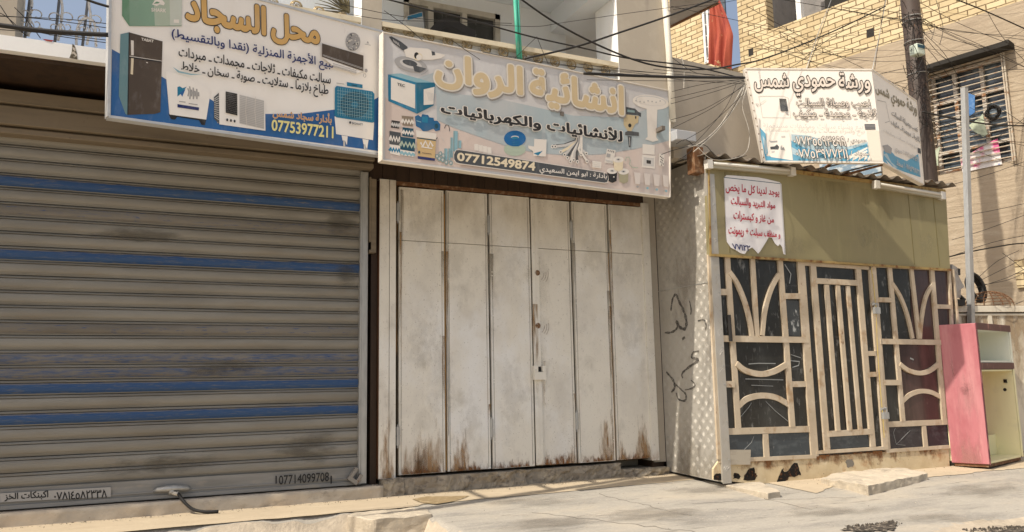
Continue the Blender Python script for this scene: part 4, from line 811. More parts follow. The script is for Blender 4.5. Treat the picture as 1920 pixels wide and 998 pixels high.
# spray painted scrawl on the plate
Zg = zm(1210, 480, .42042); gp = []
b = MB(); pl = Plane((KX0, 0, 0), (-1, 0, 0)); G_ = lambda X, Y: pl.P(*Zg(X, Y))
for pts, wd in (([(115, 245), (122, 195), (137, 172), (152, 205), (172, 245), (184, 290), (178, 325), (155, 318), (140, 290), (143, 320), (120, 340), (88, 343)], .022), ([(198, 200), (205, 240), (203, 262)], .010), ([(170, 362), (173, 372)], .04), ([(235, 290), (262, 285), (272, 310), (268, 330)], .012), ([(240, 425), (215, 430), (208, 455), (238, 462), (190, 500), (165, 525), (168, 545)], .016), ([(95, 518), (125, 555), (132, 585), (118, 608)], .020), ([(132, 570), (165, 600), (182, 620), (178, 645), (150, 640), (138, 610)], .014), ([(178, 598), (210, 590), (222, 572), (205, 555)], .012)):
    q = smooth_path([G_(*p) for p in pts], 5); L = len(q); b.ribbon(q, [wd*1.7*(1.1-.5*abs(2*i/L-1))*(1+.3*math.sin(i*1.7)) for i in range(L)], (-1, 0, 0), .0015, .0065)
b.build('graffiti', M('black_spray', (.05, .046, .042), .8, layers=[((.36, .33, .28), (70, 70, 70), .46, .66, {'a': .85})]), K)
# front: panes first, then the frames
def pane(name, pts, mat, par): 
    b = MB(); b.slab([Pk(*p, KY+.012) for p in pts], nf, -.006, 0); return child(b, name, mat, par) if par.type == 'MESH' else b.build(name, mat, par)
CNT = [0]
def bars(lst, mat, name, par):
    b = MB()
    for a, c, wd in lst:
        CNT[0] += 1; e = .0017*(CNT[0] % 9)
        b.bar(Pk(*a), Pk(*c), wd*(.76 if abs(a[0]-c[0]) > abs(a[1]-c[1]) else .95), nf, -.02+e, .010+e)
    return b
def arcs(b, pts, wd):
    q = smooth_path([Pk(*p) for p in pts], 4); CNT[0] += 1; e = .0017*(CNT[0] % 9); b.ribbon(q, wd*.82, nf, -.02, .009+e)
LW = [((139, 36), (186, 762), .085), ((244, 45), (264, 378), .075), ((358, 50), (411, 756), .085), ((444, 62), (503, 878), .125), ((66, 195), (137, 195), .10), ((376, 212), (440, 212), .095), ((80, 388), (474, 394), .10), ((95, 578), (168, 578), .10), ((398, 578), (480, 577), .095), ((106, 776), (492, 764), .10), ((298, 785), (304, 882), .085), ((106, 897), (508, 878), .06), ((60, 40), (446, 64), .04), ((64, 40), (106, 890), .05)]
b = bars(LW, m_cream, 'window_frame', K)
arcs(b, [(148, 112), (180, 158), (212, 235), (232, 310), (242, 378)], .075); arcs(b, [(354, 122), (322, 180), (296, 270), (284, 376)], .075)
arcs(b, [(176, 492), (215, 522), (280, 536), (335, 524), (382, 498)], .085); arcs(b, [(188, 668), (225, 638), (285, 625), (345, 634), (398, 664)], .085)
lw = b.build('window_frame', m_cream, K)
pane('pane', [(60, 36), (448, 62), (506, 884), (104, 900)], m_glass, lw)
pane('lower_pane', [(108, 788), (490, 780), (500, 872), (108, 890)], m_glassb, lw).location = V((0, -.006, 0))
for q_, nm in (([(140, 850), (232, 850), (230, 912), (140, 912)], 'cardboard_patch'),):
    b = MB(); b.slab([Pk(*p) for p in q_], nf, .022, .03); child(b, nm, M('grey_cardboard', (.40, .355, .28), .85, layers=[((.28, .24, .19), (5, 5, 14), .5, .7)]), lw)
b = MB(); b.slab([Pk(*p, KY+.012) for p in ((384, 228), (438, 232), (445, 378), (392, 376))], nf, .002, .006); child(b, 'torn_film', M('torn_window_film', (.06, .065, .065), .4, layers=[((.42, .43, .41), (14, 14, 8), .53, .60)]), lw)
b = MB(); b.tube([Pk(148, 290, KY-.05), Pk(156, 400, KY-.05)], .022, 8); child(b, 'door_pull', m_black, lw)
RW = [((742, 86), (803, 852), .14), ((815, 92), (871, 732), .08), ((905, 97), (938, 390), .07), ((990, 103), (1043, 746), .085), ((756, 227), (820, 228), .085), ((1008, 255), (1066, 257), .08), ((774, 400), (1050, 405), .095), ((788, 571), (858, 571), .095), ((792, 746), (1056, 735), .095), ((957, 752), (966, 838), .08), ((800, 856), (1062, 838), .06), ((740, 86), (1064, 104), .04), ((1062, 100), (1082, 500), .05), ((1078, 100), (1100, 330), .03)]
b = bars(RW, m_cream, 'window_frame', K)
arcs(b, [(824, 158), (858, 212), (888, 290), (910, 388)], .065); arcs(b, [(992, 165), (965, 215), (948, 300), (940, 388)], .065)
arcs(b, [(855, 494), (890, 520), (938, 532), (980, 522), (1018, 494)], .075); arcs(b, [(868, 650), (900, 622), (945, 607), (990, 612), (1032, 634)], .075)
rw = b.build('window_frame', m_cream, K)
pane('pane', [(744, 86), (900, 96), (905, 400), (852, 402), (872, 740), (800, 856)], m_glass, rw)
pane('pane', [(902, 98), (1075, 106), (1092, 400), (1085, 735), (875, 740), (855, 404), (908, 401)], m_glassr, rw).location = V((0, -.001, 0))
pane('lower_pane', [(800, 756), (1060, 745), (1064, 840), (806, 856)], M('cracked_purple_glass', (.035, .03, .034), .2, layers=[((.12, .12, .125), (6, 6, 9), .5, .75, {'a': .7})]), rw).location = V((0, -.002, 0))
DW = [((452, 77), (738, 96), .06), ((496, 84), (556, 856), .10), ((684, 98), (745, 838), .095), ((500, 148), (690, 158), .095), ((556, 785), (742, 774), .095), ((508, 862), (806, 842), .055), ((551, 165), (599, 772), .072), ((597, 168), (648, 770), .07), ((642, 170), (694, 766), .068), ((716, 450), (768, 450), .085), ((720, 538), (772, 536), .085)]
b = bars(DW, m_cream, 'door', K); dr = b.build('door', m_cream, K)
pane('pane', [(446, 62), (742, 86), (804, 856), (506, 880)], m_glass, dr).location = V((0, .004, 0))
pane('lower_pane', [(560, 792), (732, 786), (738, 836), (566, 848)], m_glassb, dr).location = V((0, -.004, 0))
b = MB(); b.slab([Pk(*p, KY) for p in ((722, 464), (752, 464), (755, 522), (725, 524))], nf, -.02, .004); child(b, 'letter_slot', m_black, dr)
for X, Y in ((752, 255), (788, 690)):
    c = Pk(X, Y, KY-.02); b = MB(); b.tube([c+V((-.05, -.02, .03)), c+V((.04, -.02, .03))], .02, 8); b.box(c.x-.05, c.x+.05, KY-.075, KY-.035, c.z-.10, c.z-.015); b.tube([c+V((-.03, -.035, -.02)), c+V((-.03, -.035, .04)), c+V((.03, -.035, .04)), c+V((.03, -.035, -.02))], .008, 6); child(b, 'padlock', m_galv, dr, smooth=False)
b = MB(); b.tube(smooth_path([Pk(740, 95, KY-.04), Pk(758, 250, KY-.05), Pk(766, 430, KY-.045), Pk(778, 600, KY-.045), Pk(786, 690, KY-.05), Pk(794, 800, KY-.04)], 5), .006, 5); child(b, 'brass_rod', M('brass_yellow', (.55, .42, .14), .45, .3), dr)
m_scr = M('scratched_film', (.30, .31, .30), .5)
def scratch(pts, w_, par): b = MB(); b.ribbon([Pk(*p, KY+.012) for p in pts], w_, nf, .006, .0085); child(b, 'scratch', m_scr, par)
for pts, w_ in (([(228, 494), (270, 491), (340, 492)], .010), ([(215, 556), (290, 558), (372, 560)], .012), ([(240, 582), (330, 586)], .007), ([(196, 712), (230, 672), (240, 655)], .006), ([(300, 650), (340, 690), (392, 732)], .006), ([(74, 60), (86, 90), (80, 130), (98, 160)], .012), ([(104, 70), (96, 110)], .016), ([(84, 270), (92, 320), (86, 350)], .012), ([(112, 260), (108, 330)], .009), ([(378, 80), (404, 120), (398, 160)], .014), ([(402, 480), (440, 484), (436, 500), (410, 508)], .012), ([(404, 455), (444, 468)], .008), ([(210, 850), (240, 820), (250, 795)], .006)): scratch(pts, w_, lw)
for pts, w_ in (([(842, 828), (880, 790), (900, 770)], .005), ([(842, 828), (830, 780), (838, 760)], .005), ([(842, 828), (880, 832)], .004), ([(900, 470), (914, 476)], .02)): scratch(pts, w_, rw)
# base sheet with rust holes
b = MB(); b.slab([Pk(*p) for p in ((84, 930), (106, 898), (508, 880), (1062, 842), (1066, 925), (1000, 940), (520, 985), (250, 992), (84, 975))], nf, -.03, .0)
b.build('base_panel', m_base, K)
m_hole = M('rust_hole_black', (.012, .010, .008), .95, layers=[((.12, .05, .02), 30, .56, .66)]); m_smear = M('grey_smear', (.2, .18, .15), .9)
for q_ in ([(82, 965), (90, 952), (112, 948), (128, 958), (132, 975), (86, 977)], [(166, 972), (168, 950), (185, 948), (196, 956), (194, 972)], [(205, 975), (216, 950), (236, 928), (252, 924), (258, 945), (266, 958), (256, 978)], [(345, 988), (356, 960), (366, 935), (372, 926), (376, 944), (392, 938), (404, 918), (420, 904), (436, 906), (440, 930), (446, 955), (430, 962), (398, 966), (380, 985)], [(632, 900), (640, 892), (660, 888), (668, 905), (662, 922), (636, 924)]):
    jag = []
    for i in range(len(q_)):
        (x0, y0), (x1, y1) = q_[i], q_[(i+1) % len(q_)]
        for t in (0, .33, .66): jag.append((x0+(x1-x0)*t+random.uniform(-3, 3), y0+(y1-y0)*t+random.uniform(-3, 3)))
    b = MB(); b.sheet([Pk(*p) for p in jag], nf, .003); b.build('smear' if q_[0] == (632, 900) else 'rust_hole', m_smear if q_[0] == (632, 900) else m_hole, K)
# olive fascia
b = MB(); ol = [(1321, 302), (1770, 360), (1778, 507), (1327, 478)]
b.slab([PY(*p, KY) for p in ol], nf, -.02, .03)
fx = b.build('upper_panel', m_olive, K)
b = MB(); b.bar(PY(1322, 302, KY), PY(1768, 360, KY), .05, nf, .0305, .045); b.bar(PY(1327, 479, KY), PY(1778, 507, KY), .03, nf, .0305, .05); b.bar(PY(1325, 306, KY), PY(1329, 478, KY), .022, nf, .0306, .043); b.build('panel_trim', M('ochre_trim', (.34, .24, .09), .6, layers=[(RUST, (9, 9, 9), .5, .65)]), K)
for px in (1356, 1695, 1741):
    q0 = PY(px, 320, KY); b = MB(); b.box(q0.x-.004, q0.x+.004, KY-.034, KY-.0302, 2.98, 4.0); b.build('panel_joint', M('olive_shadow_joint', (.17, .14, .06), .7), K)
# corrugated roof
b = MB(); b.c = 1; nx = 240
for j, (y, dz) in enumerate(((KY-.12, 0), (.35, .12))):
    for i in range(nx+1):
        x = 6.2+4.62*i/nx; b.v.append((x, y+.02*math.sin(x*3), 4.185+dz+.028*math.sin(x*2*math.pi/.232)+.012*math.sin(x*1.3)))
for i in range(nx): b.f.append([i, i+1, nx+2+i, nx+1+i]); b.mi.append(0)
rf = b.build('corrugated_roof', M('rusted_roof_sheet', (.16, .135, .105), .7, .2, layers=[((.30, .27, .22), (5, 5, 5), .5, .7), (RUST, (12, 12, 12), .55, .7)]), K, smooth=True)
sd = rf.modifiers.new('sheet', 'SOLIDIFY'); sd.thickness = .006
b = MB(); b.box(6.3, 10.66, KY-.01, KY+.05, 4.09, 4.14); b.build('roof_batten', m_dark, K)
OS = decal_mat('olive_grime', (.15, .125, .06), (6, 6, 1.2), .34, .62, 'down', (.20, .17, .09), .22); OD = decal_mat('pale_scuff', (.40, .36, .24), (7, 7, 3), .38, .66, 'blob', (.34, .30, .19), .25)
for x0, x1, z0, z1, mt in ((6.4, 7.0, 3.1, 4.05, OS), (7.9, 8.8, 3.2, 4.05, OS), (8.9, 9.6, 3.0, 4.0, OS), (9.7, 10.5, 3.3, 4.0, OS), (7.2, 8.0, 2.97, 3.3, OD), (8.6, 9.4, 3.1, 3.6, OD), (9.9, 10.5, 3.0, 3.5, OD)): decal([(x0, KY-.0308, z0), (x1, KY-.0308, z0), (x1, KY-.0308, z1), (x0, KY-.0308, z1)], mt, 'grime', K)
KR = decal_mat('base_rust', (.33, .15, .055), (7, 7, 5), .34, .64, 'down', (.16, .07, .03), .9); KT = decal_mat('plate_grime', (.25, .22, .17), (5, 5, 3), .34, .64, 'up', (.33, .29, .23), .45)
for x0, x1 in ((6.5, 7.5), (7.4, 8.3), (8.2, 9.3), (9.2, 10.2)): decal([(x0, KY-.0015, .20), (x1, KY-.0015, .20), (x1, KY-.0015, .47), (x0, KY-.0015, .47)], KR, 'rust_stain', K)
decal([(KX0-.005, -.05, .29), (KX0-.005, -1.1, .26), (KX0-.005, -1.1, 1.2), (KX0-.005, -.05, 1.2)], KT, 'grime', K); decal([(KX0-.0052, -.05, 1.9), (KX0-.0052, -1.1, 1.9), (KX0-.0052, -1.1, 3.6), (KX0-.0052, -.05, 3.6)], decal_mat('plate_smudge', (.24, .21, .17), (4, 4, 2), .38, .66, 'blob', (.34, .3, .24), .4), 'grime', K)
# tube lights, poster
def tube_light(p0, p1, label):
    a = PY(*p0, KY-.06); c = PY(*p1, KY-.06); t = thing('tube_light', label, 'lamp', tuple((a+c)/2), 'tube lights on the olive panel'); n = V(nf)
    b = MB(); b.bar(a, c, .085, n, -.025, .03); u = (c-a).normalized(); b.build('housing', M('lamp_housing', (.40, .37, .28), .5, layers=[((.40, .35, .25), (5, 5, 5), .5, .7)]), t)
    b = MB(); b.tube([a+u*.07+n*.035+V((0, 0, .012)), c-u*.07+n*.035+V((0, 0, .012))], .018, 8); b.build('tube', M('dusty_tube', (.66, .64, .58), .35), t, smooth=True)
    for e, nm in ((a, 1), (c, -1)):
        b = MB(); b.bar(e-u*.03*nm, e+u*.05*nm, .11, n, -.0255, .05); b.build('end_cap', M('lamp_cap', (.62, .60, .55), .5), t)
tube_light((1326, 309), (1484, 323), 'left tube light on the olive panel above the torn poster')
tube_light((1640, 347), (1765, 368), 'right tube light on the olive panel under the folded white workshop sign')
Z5 = zm(1200, 240, .32057); PO = Plane((0, KY-.034, 0), nf)
class _B: pass
pb = _B(); pb.pl = PO; pb.n = V(nf); pb.t = thing('poster', 'torn white paper poster with red handwriting style print on the olive panel', 'poster', tuple(PO.P(*Z5(670, 700))))
m_paper = M('white_paper', (.74, .72, .72), .7, layers=[((.62, .60, .58), (4, 4, 1.5), .48, .75, {'a': .7})], bump=[((3, 3, 3), .3, .02)])
b = MB(); b.slab([PO.P(*Z5(*p)) for p in ((490, 292), (505, 277), (560, 280), (690, 290), (740, 300), (815, 318), (826, 330), (834, 470), (842, 600), (850, 742), (838, 738), (832, 700), (818, 680), (806, 692), (790, 678), (770, 642), (752, 640), (738, 664), (722, 690), (702, 722), (690, 736), (672, 716), (655, 700), (630, 712), (612, 738), (590, 734), (560, 716), (530, 700), (508, 668), (500, 560))], nf, 0, .004); b.build('paper', m_paper, pb.t)
RED = flat('ink_red', (.42, .025, .05))
p = Print(pb, Z5, 'lettering', .0045)
p.line([(490, 290), (820, 327)], .008, TEALD).line([(822, 330), (846, 735)], .008, GREY).line([(492, 292), (502, 660)], .006, GREY)
for s_, q_ in (('يوجد لدينا كل ما يخص', [(500, 318), (812, 358), (812, 408), (500, 382)]), ('مواد التبريد والسبالت', [(530, 398), (788, 438), (788, 482), (530, 460)]), ('من غاز و كبسترات', [(545, 482), (780, 520), (780, 566), (545, 546)]), ('و منظف سبلت + ريمونت', [(515, 568), (817, 608), (817, 652), (515, 634)])): p.text(s_, q_, RED, .024)
p.text('٧٧١٢٢', [(535, 678), (640, 690), (640, 722), (545, 712)], NAVY, .03).done()
# ================================================================== folded workshop sign
Zs = zm(1380, 110, .2405)
W3 = M('clean_sign_vinyl', (.82, .77, .69), .55, layers=[((.74, .69, .60), (2, 2, 2), .5, .8, {'a': .5})], bump=[((2, 2, 2), .15, .03)])
a = R_(-25); dl = V((math.cos(a), math.sin(a), 0)); nl = V((math.sin(a), -math.cos(a), 0)); PLf = Plane(PY(1433, 303, -1.22), nl)
T1, T2, B2, B1 = [PLf.P(*p) for p in ((1397, 129), (1634, 131), (1656, 305), (1433, 303))]
dr_ = V((.956, .29, 0)); nr = dr_.cross(T2-B2).normalized(); nr = nr if nr.y < 0 else -nr; PRf = Plane(B2, nr)
T3, B3 = [PRf.P(*p) for p in ((1718, 190), (1732, 346))]
SG = thing('folded_sign', 'white folded two panel workshop sign with blue waves standing over the kiosk roof', 'sign', tuple((B1+B2)/2))
b = MB(); b.slab([T1, T2, B2, B1], nl, -.055, 0); lp = b.build('front_panel', W3, SG)
b = MB(); b.slab([T2, T3, B3, B2], nr, -.055, 0); rp = b.build('side_panel', W3, SG)
b = MB(); b.bar(T1, B1, .035, nl, -.06, .006); b.bar(B1, B2, .022, nl, -.061, .007); b.bar(T1, T2, .02, nl, -.062, .008)
for i in range(12): q0 = T1.lerp(B1, (i+.5)/12); b.tube([q0+nl*.004, q0+nl*.011], .008, 6, 1)
b.bar(T3, B3, .02, nr, -.06, .006); b.bar(B2, B3, .02, nr, -.061, .007); b.bar(T2, T3, .02, nr, -.062, .008); b.build('frame', [EDGE, m_rust], SG)
for q0 in (B1.lerp(B2, .3), B1.lerp(B2, .85)):
    b = MB(); b.tube([q0-nl*.03+V((0, 0, .3)), V((q0.x+.2, -.6, 4.2))], .02, 6); b.build('strut', m_rust, SG)
b = MB(); b.tube([T2-nl*.05, B2-nl*.05+V((0, 0, -.02)), V((B2.x+.2, -.7, 4.2))], .022, 6); b.build('strut', m_rust, SG)
fb = _B(); fb.pl = PLf; fb.n = nl; fb.t = SG
p = Print(fb, Zs, 'blue_waves', .002)
SKYB = flat('ink_sky_blue', (.12, .36, .52)); SKYL = flat('ink_light_sky', (.42, .55, .60))
p.poly([(430, 590), (560, 600), (700, 640), (860, 690), (1025, 650), (1045, 800), (440, 800)], SKYL).poly([(430, 640), (520, 690), (640, 725), (760, 728), (900, 705), (1020, 664), (1045, 803), (440, 800)], SKYB).poly([(432, 690), (560, 760), (720, 780), (860, 760), (800, 800), (440, 800)], SKYL).poly([(440, 745), (560, 785), (700, 804), (440, 800)], SKYB)
for i in range(5): p.poly([(860+i*45, 800), (905+i*45-30, 760-i*6), (1022, 690+i*24), (1024, 703+i*24)], W3)
p.poly([(186, 540), (226, 582), (255, 640), (250, 720), (235, 760), (440, 790), (440, 804), (218, 806)], SKYB).poly([(205, 600), (245, 660), (236, 750), (225, 740)], SKYL).done()
p = Print(fb, Zs, 'printed_washing_machine', .007); p.poly([(228, 580), (250, 570), (415, 575), (442, 795), (275, 770), (250, 750)], W3)
for q_, c in (([(255, 640), (290, 645), (320, 640), (322, 655), (270, 658)], GREY), ([(265, 690), (300, 685), (318, 670), (335, 690), (328, 712), (268, 710)], DGREY), ([(345, 690), (352, 675), (358, 700), (372, 690), (382, 718), (345, 712)], GREY), ([(350, 605), (382, 603), (384, 618), (352, 620)], LGREY), ([(275, 722), (300, 720), (298, 735), (276, 738)], LGREY)): p.poly(q_, c)
p.done()
p = Print(fb, Zs, 'printed_window_air_conditioner', .004)
p.line([(176, 296), (190, 360), (204, 458), (425, 462), (405, 306), (365, 293), (176, 293)], .006, LGREY)
for i in range(13): p.line([(336+i*.8, 316+i*7.6), (390+i*1.3, 318+i*7.6)], .011, DGREY)
p.line([(385, 420), (405, 432)], .02, GREY).line([(170, 365), (230, 322)], .006, LGREY).line([(152, 352), (168, 376), (160, 350), (176, 360)], .008, GREY).done()
p = Print(fb, Zs, 'grille_mark', .004); p.poly([(1000, 512), (1083, 511), (1086, 553), (1006, 554)], DGREY)
for i in range(3): p.line([(1004, 522+i*11), (1084, 521+i*11)], .006, GREY)
p.poly([(1016, 562), (1112, 562), (1140, 800), (1046, 797)], flat('ink_ivory', (.70, .65, .55))).done()
OUTL = lambda o1: [(o1, INK, (.004, -.02)), (o1, INK, (-.002, .01))]
p = Print(fb, Zs, 'lettering', .004)
FILL = flat('ink_bone', (.68, .60, .52))
for s_, q_ in (('شمس', [(140, 112), (408, 122), (412, 262), (146, 258)]), ('حمودي', [(440, 142), (766, 138), (772, 288), (446, 292)]), ('ورشة', [(795, 116), (1036, 116), (1046, 272), (802, 268)])): p.text(s_, q_, FILL, .020, 4, OUTL(.062))
for s_, q_ in (('نصب وصيانة السبالت', [(466, 312), (1036, 312), (1042, 388), (472, 385)]), ('ثلاجة ـ مجمدة ـ مكيف', [(440, 396), (1082, 396), (1088, 466), (446, 470)])): p.text(s_, q_, FILL, .008, 3, OUTL(.038))
p.text('بيع وشراء سبالت ومكيفات مستعملة', [(205, 508), (980, 512), (985, 578), (212, 560)], LGREY, .0).text('٠٧٧٣٥٥٩٣٤٩٩', [(440, 612), (838, 612), (850, 688), (448, 680)], PALE, .012, 3, OUTL(.042)).text('حمودي /', [(860, 628), (1008, 628), (1012, 674), (864, 672)], PALE, .005, 3, OUTL(.04)).text('٠٧٧٥٣٩٧٧٢١١', [(458, 712), (856, 712), (864, 784), (466, 780)], PALE, .012, 3, OUTL(.042)).text('سجاد /', [(880, 724), (1026, 722), (1030, 770), (885, 770)], PALE, .005, 3, OUTL(.04)).done()
sb = _B(); sb.pl = PRf; sb.n = nr; sb.t = SG
p = Print(sb, Zs, 'side_waves', .002); p.poly([(1146, 815), (1150, 720), (1180, 690), (1240, 760), (1330, 800), (1420, 745), (1438, 925), (1300, 880)], SKYB).poly([(1146, 745), (1175, 740), (1210, 810), (1260, 850), (1235, 853)], SKYL).poly([(1165, 790), (1215, 838), (1190, 832)], W3).poly([(1140, 680), (1180, 672), (1215, 700), (1208, 745), (1160, 730)], GREY).poly([(1415, 695), (1438, 705), (1440, 745), (1416, 735)], DGREY).line([(1100, 325), (1165, 340), (1195, 490), (1160, 500)], .008, GREY).done()
p = Print(sb, Zs, 'side_lettering', .004); OL = flat('ink_faded_olive', (.27, .24, .17))
for s_, q_, o_, c_ in (('ورشة حمودي شمس', [(1080, 185), (1402, 345), (1410, 480), (1092, 295)], .03, OL), ('نصب وصيانة السبالت', [(1210, 402), (1412, 530), (1415, 588), (1212, 452)], .03, GREY), ('ثلاجة ـ مجمدة ـ مكيف', [(1202, 468), (1425, 612), (1432, 668), (1206, 518)], .03, GREY), ('بيع وشراء سبالت ومكيفات', [(1140, 545), (1405, 680), (1410, 715), (1144, 580)], 0, LGREY), ('٠٧٧٣٥٥٩٣٤٩٩ / حمودي', [(1230, 682), (1412, 770), (1420, 832), (1236, 742)], .02, LGREY), ('٠٧٧٥٣٩٧٧٢١١ / سجاد', [(1240, 782), (1428, 872), (1432, 926), (1246, 842)], .02, LGREY)): p.text(s_, q_, c_, o_)
p.done()
# ================================================================== grey side wall behind the kiosk, drain pipe
SW = MB(); sa = R_(4); sx, sy = V((math.cos(sa), math.sin(sa), 0)), V((-math.sin(sa), math.cos(sa), 0)); s0_ = V((6.06, -.82, 0)); SW.hexa([s0_+sx*u+sy*v+V((0, 0, z)) for z in (4.22, 5.56) for u, v in ((0, 0), (2.15, 0), (2.15, .2), (0, .2))])
o = SW.build('side_wall', M('grey_beige_render', (.50, .44, .35), .92, layers=[((.42, .37, .295), (1.2, 1.2, .7), .45, .7), ((.56, .50, .41), 5, .55, .75, {'a': .5}), ((.33, .29, .23), (9, 9, 2), .64, .78, {'a': .6})], bump=[(40, .25, .006)]))
tag(o, 'bare grey rendered parapet wall between the drain pipe and the folded sign', 'wall')
st = thing('stair_slab', 'grey underside of a flat slab jutting out beside the drain pipe', 'slab', (7.6, 2, 8.0))
b = MB(); q = [PZ(a, c, 8.0) for a, c in ((1256, 50), (1346, 5), (1375, -60), (1256, -60))]; b.slab(q, (0, 0, 1), 0, .14)
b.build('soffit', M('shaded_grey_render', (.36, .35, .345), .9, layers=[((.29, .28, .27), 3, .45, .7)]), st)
b = MB(); b.bar(q[0], q[1], .04, (0, 0, 1), -.03, .0); b.build('drip_edge', m_rust, st)
q0 = PY(1255, 100, -1.0); dp = thing('drain_pipe', 'white vertical drain pipe at the end of the beige pier', 'pipe', (q0.x, -1.0, 4.3))
b = MB(); b.tube([(q0.x-.06, -.99, 7.2), (q0.x, -.99, 5.6), (q0.x+.01, -.99, 4.62)], .04, 12); b.build('pipe', m_pvc, dp, smooth=True)
b = MB()
for z in (5.2, 6.0): b.tube([(q0.x, -.99, z), (q0.x, -.99, z+.05)], .047, 12)
b.build('collar', m_pvc, dp)
b = MB(); c = PY(1285, 278, -1.05); b.box(c.x-.16, c.x+.14, -1.10, -.8, 4.36, 4.49)
tag(b.build('junction_box', M('chalky_grey_box', (.38, .39, .40), .6, layers=[((.45, .42, .37), 6, .5, .75)]), bevel=.01), 'pale cable box at the corner of the kiosk roof below the drain pipe', 'junction box')
b = MB(); b.box(6.16, 6.30, -1.1, -.95, 3.97, 4.30)
tag(b.build('bracket_block', m_rust), 'rusty dark bracket under the pale cable box at the kiosk corner', 'bracket')
# ================================================================== green post
b = MB(); a, c = PY(965, -10, -.99), PY(972, 112, -.99); b.tube([a, c], .022, 8); b.tube([a+V((.035, 0, 0)), c+V((.035, 0, 0))], .016, 8)
tag(b.build('green_post', M('turquoise_paint', (.06, .36, .25), .5, layers=[((.2, .4, .32), 9, .5, .75)]), smooth=True), 'turquoise green pole standing against the balcony rail', 'pole')
# ================================================================== brick house across the alley
W0 = V((14.8, .5, 0)); an = R_(16.2); wd = V((-math.sin(an), math.cos(an), 0)); wn = V((-math.cos(an), -math.sin(an), 0)); PW = Plane(W0, wn)
BH = thing('brick_house', 'tall house of yellow brick over grey plaster across the alley', 'building', (14.8, 2, 0))
m_brick = M('yellow_brick', (.60, .495, .31), .9, brick=dict(dir=tuple(wd), w=.335, h=.118, m=.011, c2=(.44, .34, .19), mc=(.17, .115, .06), d=.03), layers=[((.66, .53, .31), 3.2, .52, .75, {'a': .6}), ((.42, .32, .19), (7, 7, 12), .58, .75, {'a': .6}), ((.36, .20, .11), (2.2, 2.2, 6), .68, .74, {'a': .4})], bump=[(30, .4, .01)])
m_pl2 = M('grooved_plaster', (.365, .295, .21), .92, layers=[((.33, .265, .19), (1.4, 1.4, .8), .45, .7), ((.46, .385, .285), (3, 3, 7), .52, .75, {'a': .7}), ((.20, .16, .12), (.7, .7, 15), .62, .70, {'a': .4}), ((.23, .19, .15), (16, 16, 7), .66, .76, {'a': .6})], bump=[((1.2, 1.2, 15), .4, .04), (26, .5, .015)])
def wp(s, z, d=0): return W0+wd*s+V((0, 0, z))+wn*d
def wrect(b, s0, s1, z0, z1, d0, d1, mi=0): b.slab([wp(s0, z0), wp(s1, z0), wp(s1, z1), wp(s0, z1)], wn, d0, d1, mi)
zbd = 8.42; S_ = lambda px, py: (PW.P(px, py)-W0).dot(wd); Zw = lambda px, py: PW.P(px, py).z
sg0, sg1 = S_(1385, 60), S_(1346, 60); so0 = S_(1438, 30); zo0 = 9.70; sw0, sw1 = S_(1318, 40), sg1
b = MB()
wrect(b, -3.5, so0-2.6, zbd, 12, -.3, 0); wrect(b, so0-2.6, so0, zbd, zo0, -.3, 0); wrect(b, so0, sg0, zbd, 12, -.3, 0)
zwA = Zw(1340, 112); ztA = Zw(1330, 12)
wrect(b, sw0, 9.5, 7.0, 12, -.3, 0); wrect(b, sw1-.1, sw0, 7.0, zwA, -.3, 0)
wrect(b, sg0, sw1-.1, 7, Zw(1370, 130), -.3, 0); b.build('brick_wall', m_brick, BH)
b = MB(); wrect(b, -3.5, S_(1420, 150)+1.2, 4.9+2.62, zbd, -.3, .015)
gs0, gs1 = -.10, 1.28; gz0, gz1 = 5.40, 7.50
wrect(b, -3.5, gs0, -.3, 7.519, -.3, .015); wrect(b, gs1, 7.6, 0, 7.519, -.3, .015); wrect(b, gs0, gs1, -.3, gz0, -.3, .015)
b.build('plaster_wall', m_pl2, BH)
b = MB(); wrect(b, so0-2.6, so0+.0, zo0-.3, 12.2, -1.5, -1.4); wrect(b, so0-.002, so0+.02, zo0, 12, -1.4, -.301); b.build('balcony_back', M('grey_cement', (.25, .235, .22), .9, layers=[((.19, .18, .17), 4, .45, .7)]), BH)
b = MB(); sp = S_(1490, 30); wrect(b, sp-.06, sp+.06, zo0, 12, -.35, -.2); b.build('balcony_post', m_white, BH)
b = MB(); sp = S_(1530, 10); wrect(b, sp-.7, sp+.45, zo0, 11.2, -1.39, -1.36); b.build('dark_door', m_dark, BH)
b = MB()
for px, py, w_ in ((1408, 98, .13), (1632, 62, .16), (1440, 116, .0)):
    if w_: s0 = S_(px, py); z0 = Zw(px, py); wrect(b, s0-w_/2, s0+w_/2, z0-.09, z0+.09, .002, .004)
b.build('wall_hole', m_dark, BH)
b = MB()                                                              # brick pillar stub at the right edge
s0 = S_(1905, 500); wrect(b, s0-1.4, s0, 3.0, 3.52, .016, .07); b.build('brick_patch', m_brick, BH)
# window with white bars (upper left)
b = MB(); wrect(b, sw1-.12, sw0-.02, zwA, ztA+1.2, -.25, -.2); wA = b.build('window', M('dusty_blue_glass', (.09, .11, .13), .15, layers=[((.2, .22, .23), 2, .5, .75)], spec=.5), BH)
b = MB()
for i in range(8): z = zwA+.10+i*.3; q = [wp(sw1-.1, z, .01), wp(sw0-.03, z, .01)]; b.tube(q, .016, 5)
for s in (sw0-.05, sw0-.17): b.slab([wp(s-.03, zwA), wp(s+.03, zwA), wp(s+.03, ztA+1), wp(s-.03, ztA+1)], wn, -.02, .03+.004*s)
b.slab([wp(sw1-.1, zwA-.03), wp(sw0, zwA-.03), wp(sw0, zwA+.03), wp(sw1-.1, zwA+.03)], wn, -.2, .04); child(b, 'window_bars', m_white, wA)
